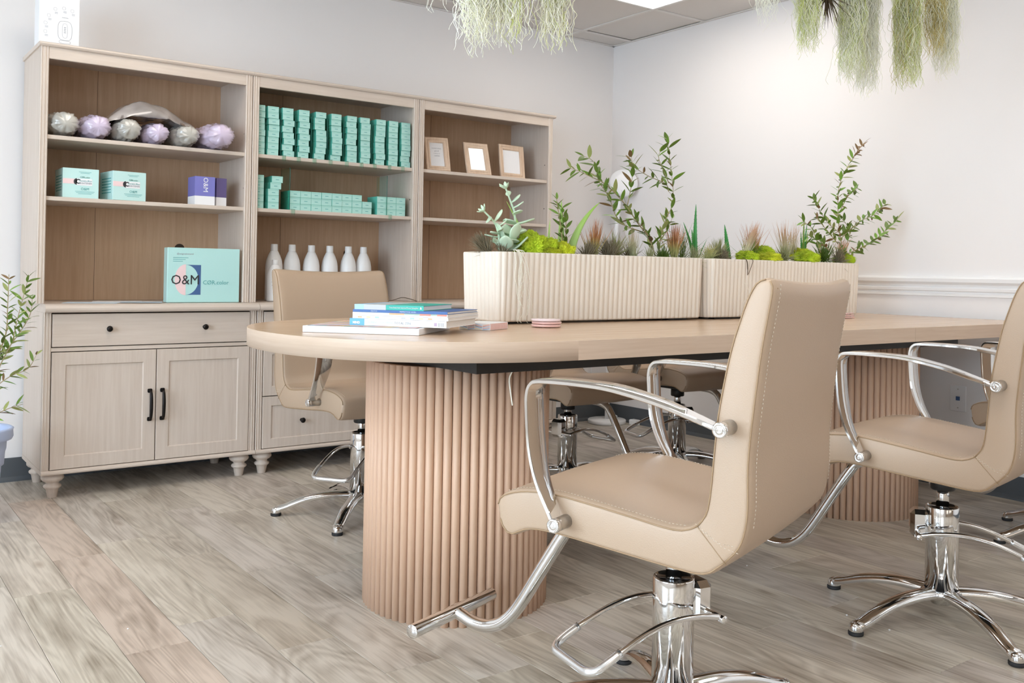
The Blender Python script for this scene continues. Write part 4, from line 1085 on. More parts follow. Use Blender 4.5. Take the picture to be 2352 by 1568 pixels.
# chevron box
ca=R(-61)
t=thing('patterned_box','small white box with a blue and rust chevron pattern, right of the books','box',(1.516,2.312,TZ+.0005),ca)
obj('box_body',BX(0,.102,0,.122,0,.0205,bev=.001),M['paper'],t)
for c in range(4):
    u0=.004+.0245*c; up=1 if c%2==0 else -1
    for q,mm in enumerate(('yellow','blueP','navy','coral','blueP','orange')):
        if c%2: mm=('blueL','coral','blueP','red','orange','pinkp')[q]
        zc=.0005+.0032*q
        bm=bmesh.new(); h0,h1=(zc+.0045,zc) if c%2==0 else (zc,zc+.0045)
        pts=[(u0,h0),(u0+.0225,h1),(u0+.0225,h1+.0013),(u0,h0+.0013)]
        if max(p[1] for p in pts)<.0203: prism(bm,pts,-.0004,.0003,'y'); obj('chevron_stripe',bm,M[mm],t)
        else: bm.free()
bm=bmesh.new()
for q in range(28): 
    yy=.003+.0042*q; box(bm,.1018,.1024,yy,yy+.0009,.001,.0195)
obj('side_stripes',bm,M['coral'],t)
# coasters
cm={}
for k,(mm,l) in enumerate((('pinka','deep rose acrylic coaster, bottom of the stack of three in front of the planter'),('pinka','rose acrylic coaster, middle of the stack of three in front of the planter'),('pinkb','pale pink coaster, top of the stack of three in front of the planter'))):
    bm=bmesh.new(); lathe(bm,[(.044,0),(.047,.0012),(.047,.0065),(.0455,.0075)],40)
    o=obj('coaster',bm,M[mm],None,autos=R(30)); o.location=(1.838+(.0,.002,-.001)[k],2.305,TZ+.0008+.0088*k+.0013); tag(o,l,'coaster','rose coasters')
    for a in range(4): obj('stub_foot',lathe(bmesh.new(),[(.003,-.0013),(.003,0)],8,c=(.035*math.cos(a*PI/2+.6),.035*math.sin(a*PI/2+.6),0)),M[mm],o)
for k in range(3):
    bm=bmesh.new(); box(bm,-.045,.045,-.045,.045,.0,.006,bev=.001)
    o=obj('coaster',bm,M['pinka'],None); o.location=(3.500,2.385,TZ+.0015+.0085*k); o.rotation_euler=(0,0,.15*k); tag(o,'square rose coaster at the far right end of the second planter, %s of its pile'%('bottom','middle','top')[k],'coaster','rose coasters at the far end')
    for a in range(4): obj('stub_foot',lathe(bmesh.new(),[(.003,-.0025 if k else -.0012),(.003,0)],8,c=(.035*math.copysign(1,math.cos(a*PI/2+.6)),.035*math.copysign(1,math.sin(a*PI/2+.6)),0)),M['pinka'],o)

# ------------------------------------------------------------------ planters
def planter(x0,x1,label):
    y0,y1=2.464,2.700; z0,z1=.782,1.012; rc=.040
    t=thing('trough_planter',label,'planter',((x0+x1)/2,(y0+y1)/2,TZ),group='cream fluted trough planters')
    hx,hy=(x1-x0)/2,(y1-y0)/2
    # rounded rectangle outline walked at a fixed step, scalloped into flutes
    def outline(hx,hy,rc,step=.0022):
        P=[]
        segs=[((-hx+rc,-hy),(hx-rc,-hy)),('c',(hx-rc,-hy+rc),-PI/2),((hx,-hy+rc),(hx,hy-rc)),('c',(hx-rc,hy-rc),0),((hx-rc,hy),(-hx+rc,hy)),('c',(-hx+rc,hy-rc),PI/2),((-hx,hy-rc),(-hx,-hy+rc)),('c',(-hx+rc,-hy+rc),PI)]
        for s in segs:
            if s[0]=='c':
                n=int(rc*PI/2/step)
                for k in range(n): a=s[2]+PI/2*k/n; P.append((s[1][0]+rc*math.cos(a),s[1][1]+rc*math.sin(a),math.cos(a),math.sin(a)))
            else:
                (a,b),(c,d)=s; L=math.hypot(c-a,d-b); n=int(L/step); nx,ny=(d-b)/L,-(c-a)/L
                for k in range(n): P.append((a+(c-a)*k/n,b+(d-b)*k/n,nx,ny))
        return P
    P=outline(hx,hy,rc); n=len(P); nf=round(n*.0022/.0225)
    levels=[(0,.010,.0),(.0,.004,1),(.006,.0,1),(z1-z0-.006,.0,1),(z1-z0-.001,.001,1),(z1-z0,.004,.6)]
    bm=bmesh.new(); rings=[]
    for lz,ins,sc_ in levels:
        r_=[]
        tp=.0085*(1-lz/(z1-z0))
        for i,(a,b,nx,ny) in enumerate(P):
            f=abs(math.sin(PI*nf*i/n)); d=-.0050*(1-f)**1.3*sc_-ins-tp
            r_.append(bm.verts.new((a+nx*d,b+ny*d,z0-TZ+lz)))
        rings.append(r_)
    for lz,ins in ((z1-z0,.014),(z1-z0-.05,.0145)):
        rings.append([bm.verts.new((a-nx*ins,b-ny*ins,z0-TZ+lz)) for a,b,nx,ny in P])
    for A,B in zip(rings,rings[1:]):
        for k in range(n): bm.faces.new((A[k],A[(k+1)%n],B[(k+1)%n],B[k]))
    bm.faces.new(rings[0][::-1])
    obj('trough',bm,M['planter'],t,autos=R(50))
    for sx in (-1,1):
        for sy in (-1,1): obj('foot_pad',BX(sx*(hx-.12)-.05,sx*(hx-.12)+.05,sy*(hy-.05)-.015,sy*(hy-.05)+.015,.0005,z0-TZ+.001),M['black'],t)
    # soil
    bm=bmesh.new(); nx_,ny_=60,14; g=[]
    for i in range(nx_+1):
        g.append([bm.verts.new((-hx+.0155+(2*hx-.031)*i/nx_,-hy+.0155+(2*hy-.031)*j/ny_,.222+.006*noise.noise(Vector((i*.4,j*.4,x0))))) for j in range(ny_+1)])
    for i in range(nx_):
        for j in range(ny_): bm.faces.new((g[i][j],g[i+1][j],g[i+1][j+1],g[i][j+1]))
    s=obj('soil',bm,M['soil'],t,smooth=True)
    return t
planter(1.764,2.752,'cream fluted trough planter with the mint succulent and the spreading olive, left one')
planter(2.770,3.786,'cream fluted trough planter with mossy planting and the upright olive, right one')

# ------------------------------------------------------------------ plants
def leaf_me(name,ln,w_,mat,cup=.15,droop=.08,n=6,thick=0):
    bm=bmesh.new(); L=[];C=[];Rr=[]
    for i in range(n+1):
        f=i/n; ww=w_/2*math.sin(PI*f**.85)**.8 if 0<f<1 else 0
        z=-droop*ln*f*f; C.append(bm.verts.new((ln*f,0,z-thick)))
        if 0<i<n:
            L.append(bm.verts.new((ln*f,ww,z+cup*ww+ (0)))); Rr.append(bm.verts.new((ln*f,-ww,z+cup*ww)))
    for side,s in ((L,1),(Rr,-1)):
        for i in range(n):
            a=C[i];b=C[i+1]; p=side[i-1] if i>0 else None; q=side[i] if i<n-1 else None
            vs=[v for v in (a,b,q,p) if v]
            if s<0: vs=vs[::-1]
            bm.faces.new(vs)
    for f in bm.faces: f.smooth=True
    me=bpy.data.meshes.new(name); bm.to_mesh(me); bm.free(); me.materials.append(mat); return me
OL=[leaf_me('leaf',.054,.0150,M[m]) for m in ('leafA','leafB','leafC','leafD')]
OS=[leaf_me('leaf',.044,.0155,M[m]) for m in ('leafA','leafB','leafC','leafD')]
OW=[leaf_me('leaf',.052,.0130,M[m],droop=.14) for m in ('leafA','leafB','leafC','leafD')]
def orient(d,roll):
    d=d.normalized(); q=d.to_track_quat('X','Z'); return (q@Matrix.Rotation(roll,3,'X').to_quaternion())
def branchy(name,label,cat,branches,leaves,step,seed,r0=.0028,base=None,weights=(4,3,2,1),spread=.05,tipd=False,ybase=None,group=None,zmin=0,smax=1.25):
    rg=random.Random(seed); b0=Vector(branches[0][0])
    root=thing(name,label,cat,b0,0,group)
    for bi,br in enumerate(branches):
        ph=rg.uniform(-1,1)*spread
        P=[Vector(p) for p in br]; n=len(P)
        Q=[]
        for i,p in enumerate(P):
            f=i/(n-1) if bi==0 or ybase is None else .25+.75*i/(n-1)
            Q.append(p+Vector((0,ph*f,0))-b0)
        C=catmull(Q,5); m_=len(C)
        bm=bmesh.new(); tube(bm,C,[max(.0007,r0*(1-.75*i/m_)*(1 if bi==0 else .7)) for i in range(m_)],6); obj('stem',bm,M['twig'],root)
        L=0; nxt=step*1.2; side=0
        for i in range(m_-1):
            a,b=C[i],C[i+1]; d=(b-a); dl=d.length
            while nxt<=L+dl:
                q=a.lerp(b,(nxt-L)/dl); dn=d.normalized()
                if q.z+b0.z>zmin:
                    for s in (0,1):
                        az=side+s*PI+rg.uniform(-.5,.5); o_=dn.orthogonal().normalized(); o2=dn.cross(o_)
                        out_=(o_*math.cos(az)+o2*math.sin(az)); dirn=(dn*rg.uniform(.45,1.0)+out_*rg.uniform(.7,1.0)).normalized()
                        me=rg.choices(leaves,weights)[0]
                        if tipd and q.z+b0.z>1.50: me=leaves[3]
                        k=rg.uniform(.6,smax)
                        o=bpy.data.objects.new('leaf',me); link(o,root); o.location=q; o.rotation_mode='QUATERNION'; o.rotation_quaternion=orient(dirn,rg.uniform(-.8,.8)); o.scale=(k,k,k)
                nxt+=step*rg.uniform(.75,1.3); side+=PI/2
            L+=dl
    return root
branchy('olive_sprig','spreading leafy olive sprigs rising from the middle of the left planter','plant',OLIVE_C,OL,.0215,5,spread=.05)
branchy('olive_sprig','bushy upright olive sprig with a browned tip at the right planter end','plant',OLIVE_R,OS,.0165,6,spread=.05,tipd=True)
branchy('olive_sprig','short dark olive sprig between the moss mound and the curving aloe','plant',OLIVE_S,OS,.019,8,spread=.01,weights=(6,2,0,0),smax=1.1)
# potted olive on the floor
pot=thing('plant_pot','pale blue plastic pot on the floor left of the cabinets','pot',(.458,3.948,0))
bm=bmesh.new(); lathe(bm,[(.085,.001),(.090,.004),(.100,.13),(.104,.17),(.113,.175),(.116,.215),(.120,.225),(.122,.252),(.140,.258),(.145,.266),(.143,.285),(.146,.292),(.138,.296),(.126,.288),(.118,.252),(.112,.20)],48); bm.transform(Matrix.Diagonal((.94,.94,1.14,1))); 
obj('pot_shell',bm,M['potblue'],pot,autos=R(45))
obj('potting_soil',lathe(bmesh.new(),[(.104,.262),(.06,.272),(0,.275)],32),M['soil'],pot,smooth=True)
branchy('potted_olive','leafy young olive growing in the pale blue pot','plant',[b[::-1] for b in OLIVE_L_FIX],OW,.022,9,r0=.004,spread=.06,weights=(6,2,3,1),ybase=1,zmin=.36)
# succulent: thick spoon leaves on two leggy stems
def spoon(ln,w_,th):
    bm=bmesh.new(); n=9; K=10; rings=[]
    for i in range(n+1):
        f=i/n; ww=w_/2*(.22+.78*math.sin(PI*min(1,f*.98+.02)**1.35)**.8) if f<.97 else w_*.08
        tt=th/2*(.7+.3*math.sin(PI*f)); z=.30*ln*math.sin(f*1.5)*f*.6
        if i==n: ww*=.5
        rings.append([bm.verts.new((ln*f,ww*math.cos(2*PI*k/K),z+tt*math.sin(2*PI*k/K))) for k in range(K)])
    for A,B in zip(rings,rings[1:]):
        for k in range(K): bm.faces.new((A[k],A[(k+1)%K],B[(k+1)%K],B[k]))
    bm.faces.new(rings[0][::-1]); bm.faces.new(rings[-1])
    for f in bm.faces: f.smooth=True
    me=bpy.data.meshes.new('leaf'); bm.to_mesh(me); bm.free(); me.materials.append(M['succ']); return me
SP=spoon(.046,.024,.006); SB=spoon(.060,.042,.008); ST=spoon(.026,.011,.004)
rg=random.Random(21)
root=thing('succulent','powdery mint succulent on two leggy stems at the left planter end','plant',(1.89,2.55,1.0))
for si,br in enumerate(SUCC):
    C=catmull([Vector(p)-Vector((1.89,2.58,1.0)) for p in br],6); m_=len(C)
    bm=bmesh.new(); tube(bm,C,[.0046-.0018*i/m_ for i in range(m_)],8); obj('stem',bm,M['succ'],root)
    for i in range(2,m_):
        f=i/m_
        if i<m_-1 and i%3!=0: continue
        d=(C[min(i+1,m_-1)]-C[i-1]).normalized(); o_=d.orthogonal().normalized(); o2=d.cross(o_)
        cnt=1 if i<m_-1 else 6
        if si==1 and f<.45: cnt=3
        for q in range(cnt):
            a=i*2.4+q*2*PI/max(cnt,1); out_=o_*math.cos(a)+o2*math.sin(a)
            me=ST if i==m_-1 else (SB if (si==1 and f<.5) else SP)
            dirn=(out_+d*(.7 if i==m_-1 else .05)).normalized()
            o=bpy.data.objects.new('leaf',me); link(o,root); o.location=C[i]; o.rotation_mode='QUATERNION'
            zax=d; xa=dirn; ya=zax.cross(xa).normalized(); za=xa.cross(ya)
            o.rotation_quaternion=Matrix((xa,ya,za)).transposed().to_quaternion(); k=rg.uniform(.85,1.15); o.scale=(k,k,k)
for q in range(7):
    a=2*PI*q/7+.3; o=bpy.data.objects.new('leaf',SB); link(o,root); o.location=(-.03+.012*math.cos(a),-.01+.01*math.sin(a),.018+.03*(q%2)); o.rotation_euler=(0,-.55-.3*(q%2),a); o.scale=(1.15,1.15,1.15)
# aloes
def aloe_leaf(L,w_,bend,mat,parent,loc,rz,lean):
    bm=bmesh.new(); n=14; K=10; rings=[]
    for i in range(n+1):
        f=i/n; ww=w_/2*(1-f)**.75+.0006; tt=ww*.38
        a=lean+bend*f; 
        if i==0: p=Vector((0,0,0))
        else: p=p+Vector((math.sin(a),0,math.cos(a)))*(L/n)
        dd=Vector((math.sin(a),0,math.cos(a))); nn=Vector((dd.z,0,-dd.x))
        rings.append([bm.verts.new(p+Vector((0,ww*math.cos(2*PI*k/K),0))+nn*(tt*math.sin(2*PI*k/K))) for k in range(K)])
        if 1<i<n-1:
            for s in (-1,1):
                e=p+Vector((0,s*ww,0)); v=[bm.verts.new(e+dd*.0015),bm.verts.new(e-dd*.0015),bm.verts.new(e+Vector((0,s*.0022,0))+dd*.001)]; bm.faces.new(v)
    for A,B in zip(rings,rings[1:]):
        for k in range(K): bm.faces.new((A[k],A[(k+1)%K],B[(k+1)%K],B[k])).smooth=True
    bm.faces.new(rings[0][::-1]); bm.faces.new(rings[-1])
    o=obj('leaf',bm,mat,parent); o.location=loc; o.rotation_euler=(0,0,rz); return o
t=thing('aloe','curving pale green aloe right of the moss mound, left planter','plant',(2.155,2.58,.995))
aloe_leaf(.265,.052,.75,M['aloe'],t,(0,0,0),0,.20); aloe_leaf(.21,.034,-.05,M['aloe'],t,(-.012,.03,0),.4,.02); aloe_leaf(.14,.014,.1,M['aloe'],t,(-.07,.03,0),.2,.0); aloe_leaf(.10,.012,.3,M['aloe'],t,(-.035,-.02,0),2.4,.3)
t=thing('aloe','single slim yellowish aloe leaf leaning left behind the moss mound','plant',(2.060,2.66,.995))
aloe_leaf(.235,.022,.12,M['aloe'],t,(0,0,0),PI,.50)
t=thing('aloe','dark green upright aloe at the joint of the two planters','plant',(2.812,2.58,1.015))
aloe_leaf(.215,.026,.10,M['aloed'],t,(0,0,0),.2,-.04); aloe_leaf(.15,.022,.25,M['aloed'],t,(-.008,0,0),PI-.2,.22); aloe_leaf(.12,.02,.1,M['aloed'],t,(.01,.01,0),1.2,.2); aloe_leaf(.08,.014,.1,M['aloed'],t,(.01,-.01,0),-.8,.35)
t=thing('aloe','small single dark green aloe spear at the left end of the right planter','plant',(3.035,2.60,1.010))
aloe_leaf(.150,.034,.1,M['aloed'],t,(0,0,0),PI,.12)
t=thing('aloe','thin upright aloe shoots left of the bushy olive','plant',(3.560,2.60,1.010))
for q,(a,l) in enumerate(((-.05,.20),(.10,.18),(.22,.15),(-.2,.14))): aloe_leaf(l,.016,.1,M['aloed'] if q%2 else M['leafB'],t,(.012*q-.02,.01*q,0),.1,a)
# mosses
def moss(x,y,z,rx_,ry_,rz_,mat,seed,label):
    bm=bmesh.new(); bmesh.ops.create_icosphere(bm,subdivisions=5,radius=1)
    for v in bm.verts:
        d=v.co.normalized()
        q=1+.30*noise.noise(d*2.1+Vector((seed,0,0)))+.22*abs(noise.noise(d*5+Vector((0,seed,0))))+.13*noise.noise(d*12+Vector((seed,seed,0)))+.10*noise.noise(d*26+Vector((0,0,seed)))
        v.co=Vector((d.x*rx_*q,d.y*ry_*q,d.z*rz_*q))
    o=obj('moss_clump',bm,mat,None); o.location=(x,y,z); tag(o,label,'moss','chartreuse moss clumps')
    # frizzy surface tufts
    rg=random.Random(seed); bm=bmesh.new(); src=[v.co.copy() for v in o.data.vertices]
    for _ in range(2600):
        p=rg.choice(src); d=(p.normalized()+Vector((rg.uniform(-.8,.8),rg.uniform(-.8,.8),rg.uniform(-.3,.8)))).normalized(); l=rg.uniform(.003,.010)
        s=d.orthogonal().normalized()*.0011
        bm.faces.new((bm.verts.new(p-s),bm.verts.new(p+s),bm.verts.new(p+d*l)))
    f=obj('tufts',bm,mat,o); f['kind']='stuff'
moss(1.955,2.545,1.032,.055,.045,.050,M['moss'],1,'bright chartreuse moss mound, tallest lump beside the mint succulent')
moss(2.015,2.550,1.022,.060,.045,.044,M['moss'],2,'bright chartreuse moss mound in the middle of the left planter moss')
moss(2.080,2.530,1.014,.045,.040,.036,M['moss2'],3,'yellow-green moss mound against the base of the curving aloe')
moss(2.010,2.495,1.010,.030,.020,.018,M['moss2'],4,'small rounded moss bump at the front rim of the left planter')
moss(3.060,2.52,1.020,.050,.035,.026,M['moss'],5,'low moss clump at the left end of the right planter')
moss(3.180,2.50,1.022,.055,.03,.022,M['moss2'],6,'yellow moss clump spilling over the rim of the right planter')
moss(3.245,2.60,1.046,.060,.04,.030,M['moss'],7,'taller moss clump behind the yellow one, right planter')
moss(3.440,2.51,1.028,.060,.04,.030,M['moss'],8,'moss clump left of the bushy olive, right planter')
moss(3.520,2.60,1.044,.050,.04,.026,M['moss2'],9,'moss clump beneath the thin aloe shoots')
moss(3.725,2.52,1.024,.042,.04,.030,M['moss'],10,'moss clump at the far right end of the right planter')
# air plants: many fine tapering blades each, too fine to pick apart
def airplant(x,y,z,n,L,mat,spread,lean,seed,label,w_=.0022,curl=.6,cat='air plant'):
    w_*=1.45; L*=1.12
    rg=random.Random(seed); bm=bmesh.new()
    for _ in range(n):
        az=rg.uniform(0,2*PI); el=rg.gauss(0,1)*spread; l=L*rg.uniform(.6,1.1)
        d=Vector((math.cos(az)*math.sin(el),math.sin(az)*math.sin(el),math.cos(el)))+Vector(lean); d.normalize()
        p=Vector((rg.gauss(0,.005),rg.gauss(0,.005),0)); cv=Vector((math.cos(az),math.sin(az),-.4))*curl*rg.uniform(.2,1.2)
        P=[];m_=6
        for i in range(m_+1):
            P.append(p.copy()); p=p+d*(l/m_); d=(d+cv*(1/m_)*.6).normalized()
        tube(bm,P,[w_*(1-i/m_)**.7+.00015 for i in range(m_+1)],3,cap=False,flat=.5)
    o=obj('air_plant',bm,mat,None); o.location=(x,y,z); tag(o,label,cat,'air plants in the planters'); return o
Z0=1.000
airplant(1.800,2.575,1.008,300,.070,M['air1'],.75,(-.75,.15,.25),31,'shaggy grey-brown air plant leaning over the left end of the left planter',.0014)
airplant(1.835,2.54,1.006,90,.045,M['air1'],.9,(0,0,.1),32,'small grey air plant below the mint succulent')
airplant(2.215,2.55,1.000,150,.060,M['air1'],1.1,(.2,0,0),33,'grey-green air plant right of the curving aloe')
airplant(2.262,2.57,1.000,80,.125,M['air3'],.22,(.12,0,0),34,'rust-tipped upright air plant, leftmost of the orange ones',.0020,.25)
airplant(2.325,2.55,1.000,260,.075,M['air1'],.85,(-.25,0,.05),35,'bulky grey shaggy air plant in the middle of the left planter',.0015)
airplant(2.385,2.59,1.010,90,.085,M['air2'],.85,(-.05,0,.1),36,'silvery star-shaped air plant left of the spreading olive',.0022)
airplant(2.455,2.56,1.000,60,.10,M['air4'],.35,(-.1,0,.2),37,'thin blush-tipped air plant at the foot of the spreading olive',.0014,.3)
airplant(2.505,2.52,1.000,70,.05,M['air2'],1.1,(0,0,0),38,'small silvery air plant in front of the spreading olive',.0018)
airplant(2.672,2.56,1.000,150,.125,M['air3'],.24,(.04,0,.1),39,'dense brush of rust-tipped air plant right of the spreading olive',.0017,.3)
airplant(2.735,2.58,1.000,40,.13,M['leafA'],.4,(.1,0,0),40,'wiry dark green tuft beside the rust-tipped brush',.0010,.8)
airplant(2.755,2.53,1.002,120,.060,M['air2'],1.2,(-.1,-.1,0),41,'curly olive-green air plant at the right rim of the left planter',.0014,1.2)
airplant(2.835,2.53,1.010,130,.055,M['air3'],1.1,(0,-.1,0),42,'tawny curly air plant under the dark green upright aloe',.0014,1.1)
airplant(2.925,2.56,1.012,130,.080,M['air2'],.9,(-.05,-.1,.1),43,'grey-green star air plant at the left end of the right planter',.0022,.8)
airplant(2.925,2.53,1.008,110,.045,M['air1'],1.2,(0,-.1,0),44,'small dark air plant below the grey-green star')
airplant(3.055,2.54,1.005,90,.16,M['air4'],.13,(.62,0,.1),45,'blush-tipped air plant sweeping right over the right planter',.0017,.15)
airplant(3.190,2.60,1.010,110,.14,M['air3'],.22,(-.02,0,0),46,'rust-tipped air plant standing behind the sweeping one',.0012,.2)
airplant(3.140,2.58,1.005,60,.10,M['leafB'],.5,(.3,0,0),47,'grassy green tuft among the moss, right planter',.0016,.4)
airplant(3.330,2.55,1.020,110,.055,M['air2'],1.1,(0,-.1,0),48,'low silvery rosette between the moss clumps, right planter',.0022,.9)
airplant(3.370,2.57,1.015,60,.15,M['air4'],.20,(-.06,0,0),49,'pale feathery air plant, middle of the right planter',.0014,.2)
airplant(3.480,2.61,1.020,60,.14,M['air4'],.25,(-.05,0,0),50,'thin pinkish air plant right of the pale feathery one',.0010,.25)
airplant(3.600,2.54,1.020,120,.075,M['leafA'],1.0,(0,-.1,0),51,'dark leafy tuft at the foot of the aloe shoots',.0024,.6)
airplant(3.650,2.50,1.015,150,.065,M['air1'],1.1,(0,-.2,0),52,'grey shaggy air plant in front of the bushy olive',.0018,.8)
airplant(3.700,2.52,1.015,60,.10,M['air3'],.3,(0,-.1,0),53,'rusty upright tuft at the foot of the bushy olive',.0016,.3)
airplant(2.47,2.60,1.000,120,.06,M['air1'],1.1,(0,0,0),54,'brown tangled air plant behind the spreading olive base',.0016)
airplant(2.60,2.55,1.000,120,.055,M['leafA'],1.1,(0,0,0),55,'dark leafy tuft at the foot of the spreading olive',.0024,.6)
# strands hanging down the planter fronts
def wriggle(P,amp,seed,r,n=6):
    rg=random.Random(seed); C=catmull(P,n)
    return [p+Vector((rg.uniform(-amp,amp),rg.uniform(-amp,amp)*.5,rg.uniform(-amp,amp)*.5)) for p in C]
bm=bmesh.new(); rg=random.Random(77)
for q in range(9):
    x0=1.842+rg.uniform(-.012,.012); z0=1.016; P=[(x0,2.475,z0+.004),(x0+rg.uniform(-.01,.01),2.4575,z0-.004)]
    zz=z0-.004; x_=x0
    zl=TZ+rg.choice([.006,.004,.08,.12,.03,.01])
    while zz>zl:
        zz-=rg.uniform(.02,.035); x_+=rg.uniform(-.011,.012)+.0009; P.append((x_,2.452+rg.uniform(-.004,.0),max(zz,zl)))
    C=wriggle(P,.0008,q,0,5); tube(bm,C,[.0011*(1-.5*i/len(C)) for i in range(len(C))],4)
    for _ in range(4):
        p=C[rg.randrange(len(C)//3,len(C))]; d=Vector((rg.uniform(-.014,.014),-.002,-rg.uniform(.005,.014)))
        if p.z+d.z*1.5>TZ+.003: tube(bm,[p,p+d*.5+Vector((.002,0,0)),p+d],[.0007,.0005,.0002],3)
tag(obj('air_roots',bm,M['rootw']),'tangle of cream air roots hanging down the left corner of the left planter','roots')
bm=bmesh.new(); tube(bm,catmull([(2.975,2.475,1.020),(2.982,2.459,1.008),(2.986,2.457,.975),(2.984,2.456,.950)],5),[.0012]*5+[.0020]*6+[.0014]*5,5); tube(bm,catmull([(3.03,2.476,1.018),(3.02,2.459,1.006),(3.003,2.457,.975),(2.988,2.455,.953)],5),.0012,5)
tag(obj('dry_stems',bm,M['stemd']),'two dark dry stems drooping over the left end of the right planter','stem')
bm=bmesh.new(); tube(bm,wriggle([(2.960,2.458,.925),(2.985,2.4585,.905),(3.000,2.459,.880),(2.995,2.4595,.862),(2.968,2.460,.842),(2.975,2.461,.82),(2.985,2.462,.795)],.0004,3,0),.0009,4)
tag(obj('stray_root',bm,M['rootw']),'single stray white root stuck to the front of the right planter','roots')

# ------------------------------------------------------------------ hanging moss over the table
beam=[]
def beamthing(x0,x1,y,z,label):
    t=thing('hanging_branch',label,'branch',(x0,y,z),group='branches hung from the ceiling')
    P=[Vector((f*(x1-x0),.01*math.sin(f*9),.012*math.sin(f*5))) for f in [k/14 for k in range(15)]]
    bm=bmesh.new(); tube(bm,P,[.014+.003*math.sin(k*2.1) for k in range(15)],8); obj('branch',bm,M['twig'],t)
    for f in (.12,.88):
        bm=bmesh.new(); tube(bm,[(f*(x1-x0),.01*math.sin(f*9),.012*math.sin(f*5)),(f*(x1-x0),0,CE-z-.001)],.0012,5); obj('hanging_cord',bm,M['stemd'],t)
BZ=2.13
beamthing(.98,1.60,1.75,BZ,'bare branch hung above the near table end, just above the view')
beamthing(2.10,3.55,1.80,BZ,'long bare branch hung above the middle of the table, just above the view')
def hangmoss(x,y,zb,w0,w1,n,mats,seed,label,r=.0010):
    """a hank of curly strands: hangs from the branch, widest at w0, frayed down to zb"""
    rg=random.Random(seed); bm=bmesh.new(); zt=BZ
    for _ in range(n):
        f=rg.random(); a=rg.uniform(0,2*PI); rad=math.sqrt(rg.random())
        x0=rad*math.cos(a)*w0; y0=rad*math.sin(a)*w0
        end=zb+(zt-zb)*(rg.random()**1.6)*.75-zt
        start=0 if f<.35 else (end)*rg.uniform(.1,.85)
        end=max(end,zb-zt-.02)
        if start<end: start,end=end,start
        mi=rg.choices(range(len(mats)),[6,4,2][:len(mats)])[0]
        p=Vector((x0,y0,start)); L=start-end; 
        if L<.05: L=.05+rg.random()*.05
        steps=max(4,int(L/.014)); P=[]; vx=vy=0
        for i in range(steps+1):
            P.append(p.copy()); g=-p.z/(zt-zb)
            vx=vx*.35+rg.uniform(-.0105,.0105); vy=vy*.35+rg.uniform(-.0105,.0105)
            k=1-.35*max(0,g-.4)
            p=Vector((p.x*(.995)+vx,p.y*.995+vy,p.z-L/steps*rg.uniform(.6,1.3)))
            lim=w1+(w0-w1)*(1-g)
            rr0=math.hypot(p.x,p.y)
            if rr0>lim*1.25: p.x*=.9; p.y*=.9
        C=catmull(P,2); m_=len(C)
        tube(bm,C,[r*(1-.55*i/m_) for i in range(m_)],3,cap=False,mi=mi)
    o=obj('hanging_moss',bm,[M[m] for m in mats],None); o.location=(x,y,zt-.005); tag(o,label,'hanging moss','hanks of air moss hung over the table'); return o
hangmoss(1.170,1.75,1.425,.016,.010,230,['hang2','hang1'],1,'slim cream hank of hanging moss, left edge of the left cluster',.0012)
hangmoss(1.215,1.76,1.47,.024,.022,330,['hang2','hang1'],2,'broad cream hank of hanging moss, centre of the left cluster',.0013)
hangmoss(1.268,1.74,1.462,.024,.022,330,['hang2','hang1','hang3'],3,'broad greenish hank of hanging moss next to the gap in the left cluster',.0013)
hangmoss(1.400,1.75,1.478,.027,.022,380,['hang2','hang1','hang3'],4,'hank of hanging moss right of the gap in the left cluster',.0013)
hangmoss(1.085,1.76,1.505,.012,.010,60,['hang2'],5,'wispy sparse strand of hanging moss, far left',.0008)
hangmoss(2.255,1.80,1.700,.032,.024,200,['hang2'],6,'pale wispy hank of hanging moss, leftmost of the right cluster')
hangmoss(2.455,1.80,1.640,.028,.022,430,['hang1','hang3','hang2'],7,'olive-centred hank of hanging moss, second from the left of the right cluster')
hangmoss(2.690,1.80,1.575,.040,.032,620,['hang1','hang2','hang3'],8,'thick green hank of hanging moss, longest left one of the right cluster')
hangmoss(2.800,1.82,1.555,.036,.026,480,['hang2','hang1'],9,'cream hank of hanging moss overlapping the thick green one')
hangmoss(3.010,1.80,1.600,.038,.034,640,['hang1','hang3','hang4'],10,'thick ochre-green hank of hanging moss, standing alone in the right cluster')
hangmoss(3.185,1.80,1.735,.028,.024,340,['hang4','hang1','hang2'],11,'short brownish hank of hanging moss, second from the right')
hangmoss(3.300,1.82,1.685,.036,.032,380,['hang2','hang1'],12,'cream lacy hank of hanging moss, rightmost of all')
o=airplant(2.545,1.80,1.845,60,.10,M['stemd'],1.3,(0,0,-1.2),61,'dark spiky air plant hanging at the top edge between moss hanks',.0016,.5)

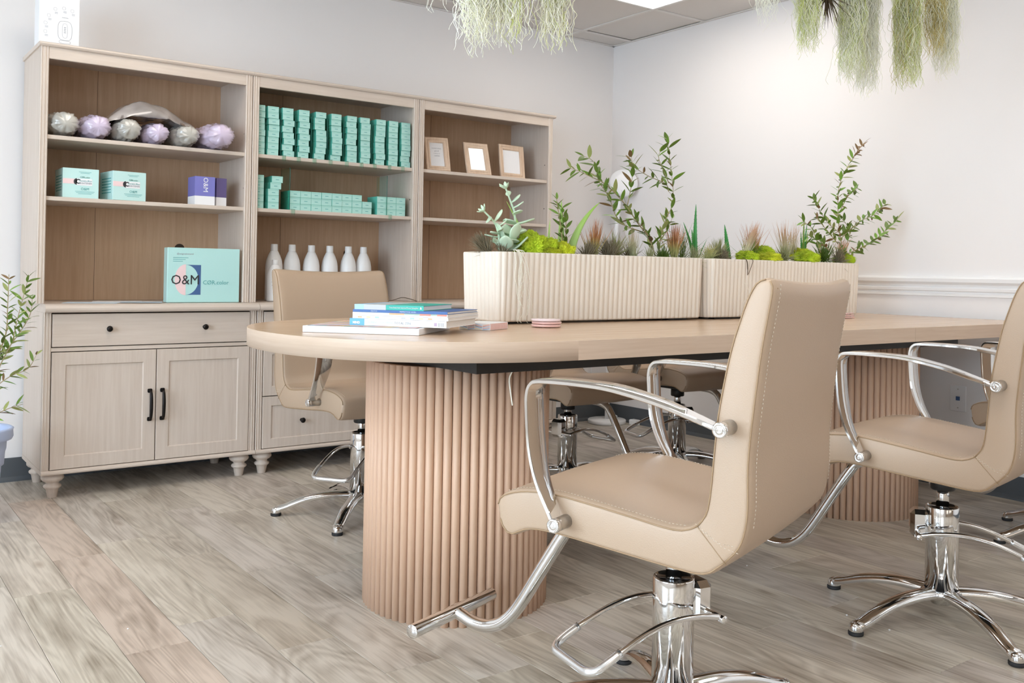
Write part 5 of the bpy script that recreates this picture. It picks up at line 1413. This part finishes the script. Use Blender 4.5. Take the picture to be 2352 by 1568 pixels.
# ------------------------------------------------------------------ lamp in the corner
t=thing('floor_lamp','white floor lamp with a round head and disc base in the room corner','lamp',(4.035,4.425,0))
obj('lamp_base',lathe(bmesh.new(),[(.118,.001),(.121,.004),(.121,.020),(.117,.025),(0,.027)],48),M['lampw'],t,autos=R(30))
bm=bmesh.new(); tube(bm,catmull([(0,0,.02),(.0,0,.5),(.004,-.006,.85),(.022,-.030,1.20),(.035,-.045,1.42)],5),.0145,14); obj('lamp_pole',bm,M['lampw'],t)
RM=Matrix.Translation((.045,-.070,1.520))@Matrix.Rotation(R(55),4,'Z')@Matrix.Rotation(R(-78),4,'Y')
obj('lamp_head',lathe(bmesh.new(),[(.070,-.020),(.086,-.016),(.090,-.004),(.090,.010),(.084,.020),(.050,.026),(0,.028)],48,M=RM),M['lampw'],t,autos=R(40))
bm=bmesh.new(); P=catmull([(3.925,4.455,.03),(3.985,4.53,.30),(4.0,4.555,.40)],4)
bm.free()
bm=bmesh.new(); tube(bm,catmull([(3.99,4.548,.42),(4.02,4.546,.22),(4.08,4.535,.10),(4.130,4.47,.045),(4.138,4.44,.030)],6),.0035,6); bm.transform(Matrix.Translation((-4.035,-4.425,0))); obj('power_cord',bm,M['lampw'],t)
o=obj('power_adapter',BX(-.022,.022,-.03,.03,0,.034,bev=.006,seg=2),M['lampw'],None); o.location=(4.128,4.27,.0005); tag(o,'small white power adapter on the floor beside the lamp base','adapter')
# bits of litter on the floor
lit_=[((.352,2.60),.012,'white triangular paper scrap on the left floor boards','paper'),((.86,1.86),.007,'small rust and white scrap near the footrest bar','orange'),((.66,2.55),.005,'tiny white scrap on the reddish board','paper'),((2.02,1.72),.006,'tiny white pellet behind the front chair column','paper'),((2.33,1.55),.006,'white pellet left of the right chair base','paper'),((2.33,1.42),.006,'white pellet beside the front leg of the right chair','paper'),((2.45,2.0),.005,'tiny white pellet in the shade near the far pedestal','paper')]
for (x,y),s,l,mm in lit_:
    bm=bmesh.new()
    if s>.011: prism(bm,[(0,0),(s*2.2,s*.5),(s*1.1,s*1.6)],0,.0006,'z')
    else: lathe(bm,[(s*.4,0),(s*.5,s*.2),(s*.3,s*.45),(0,s*.5)],8)
    o=obj('scrap',bm,M[mm],None); o.location=(x,y,.0002); tag(o,l,'litter','scraps on the floor')
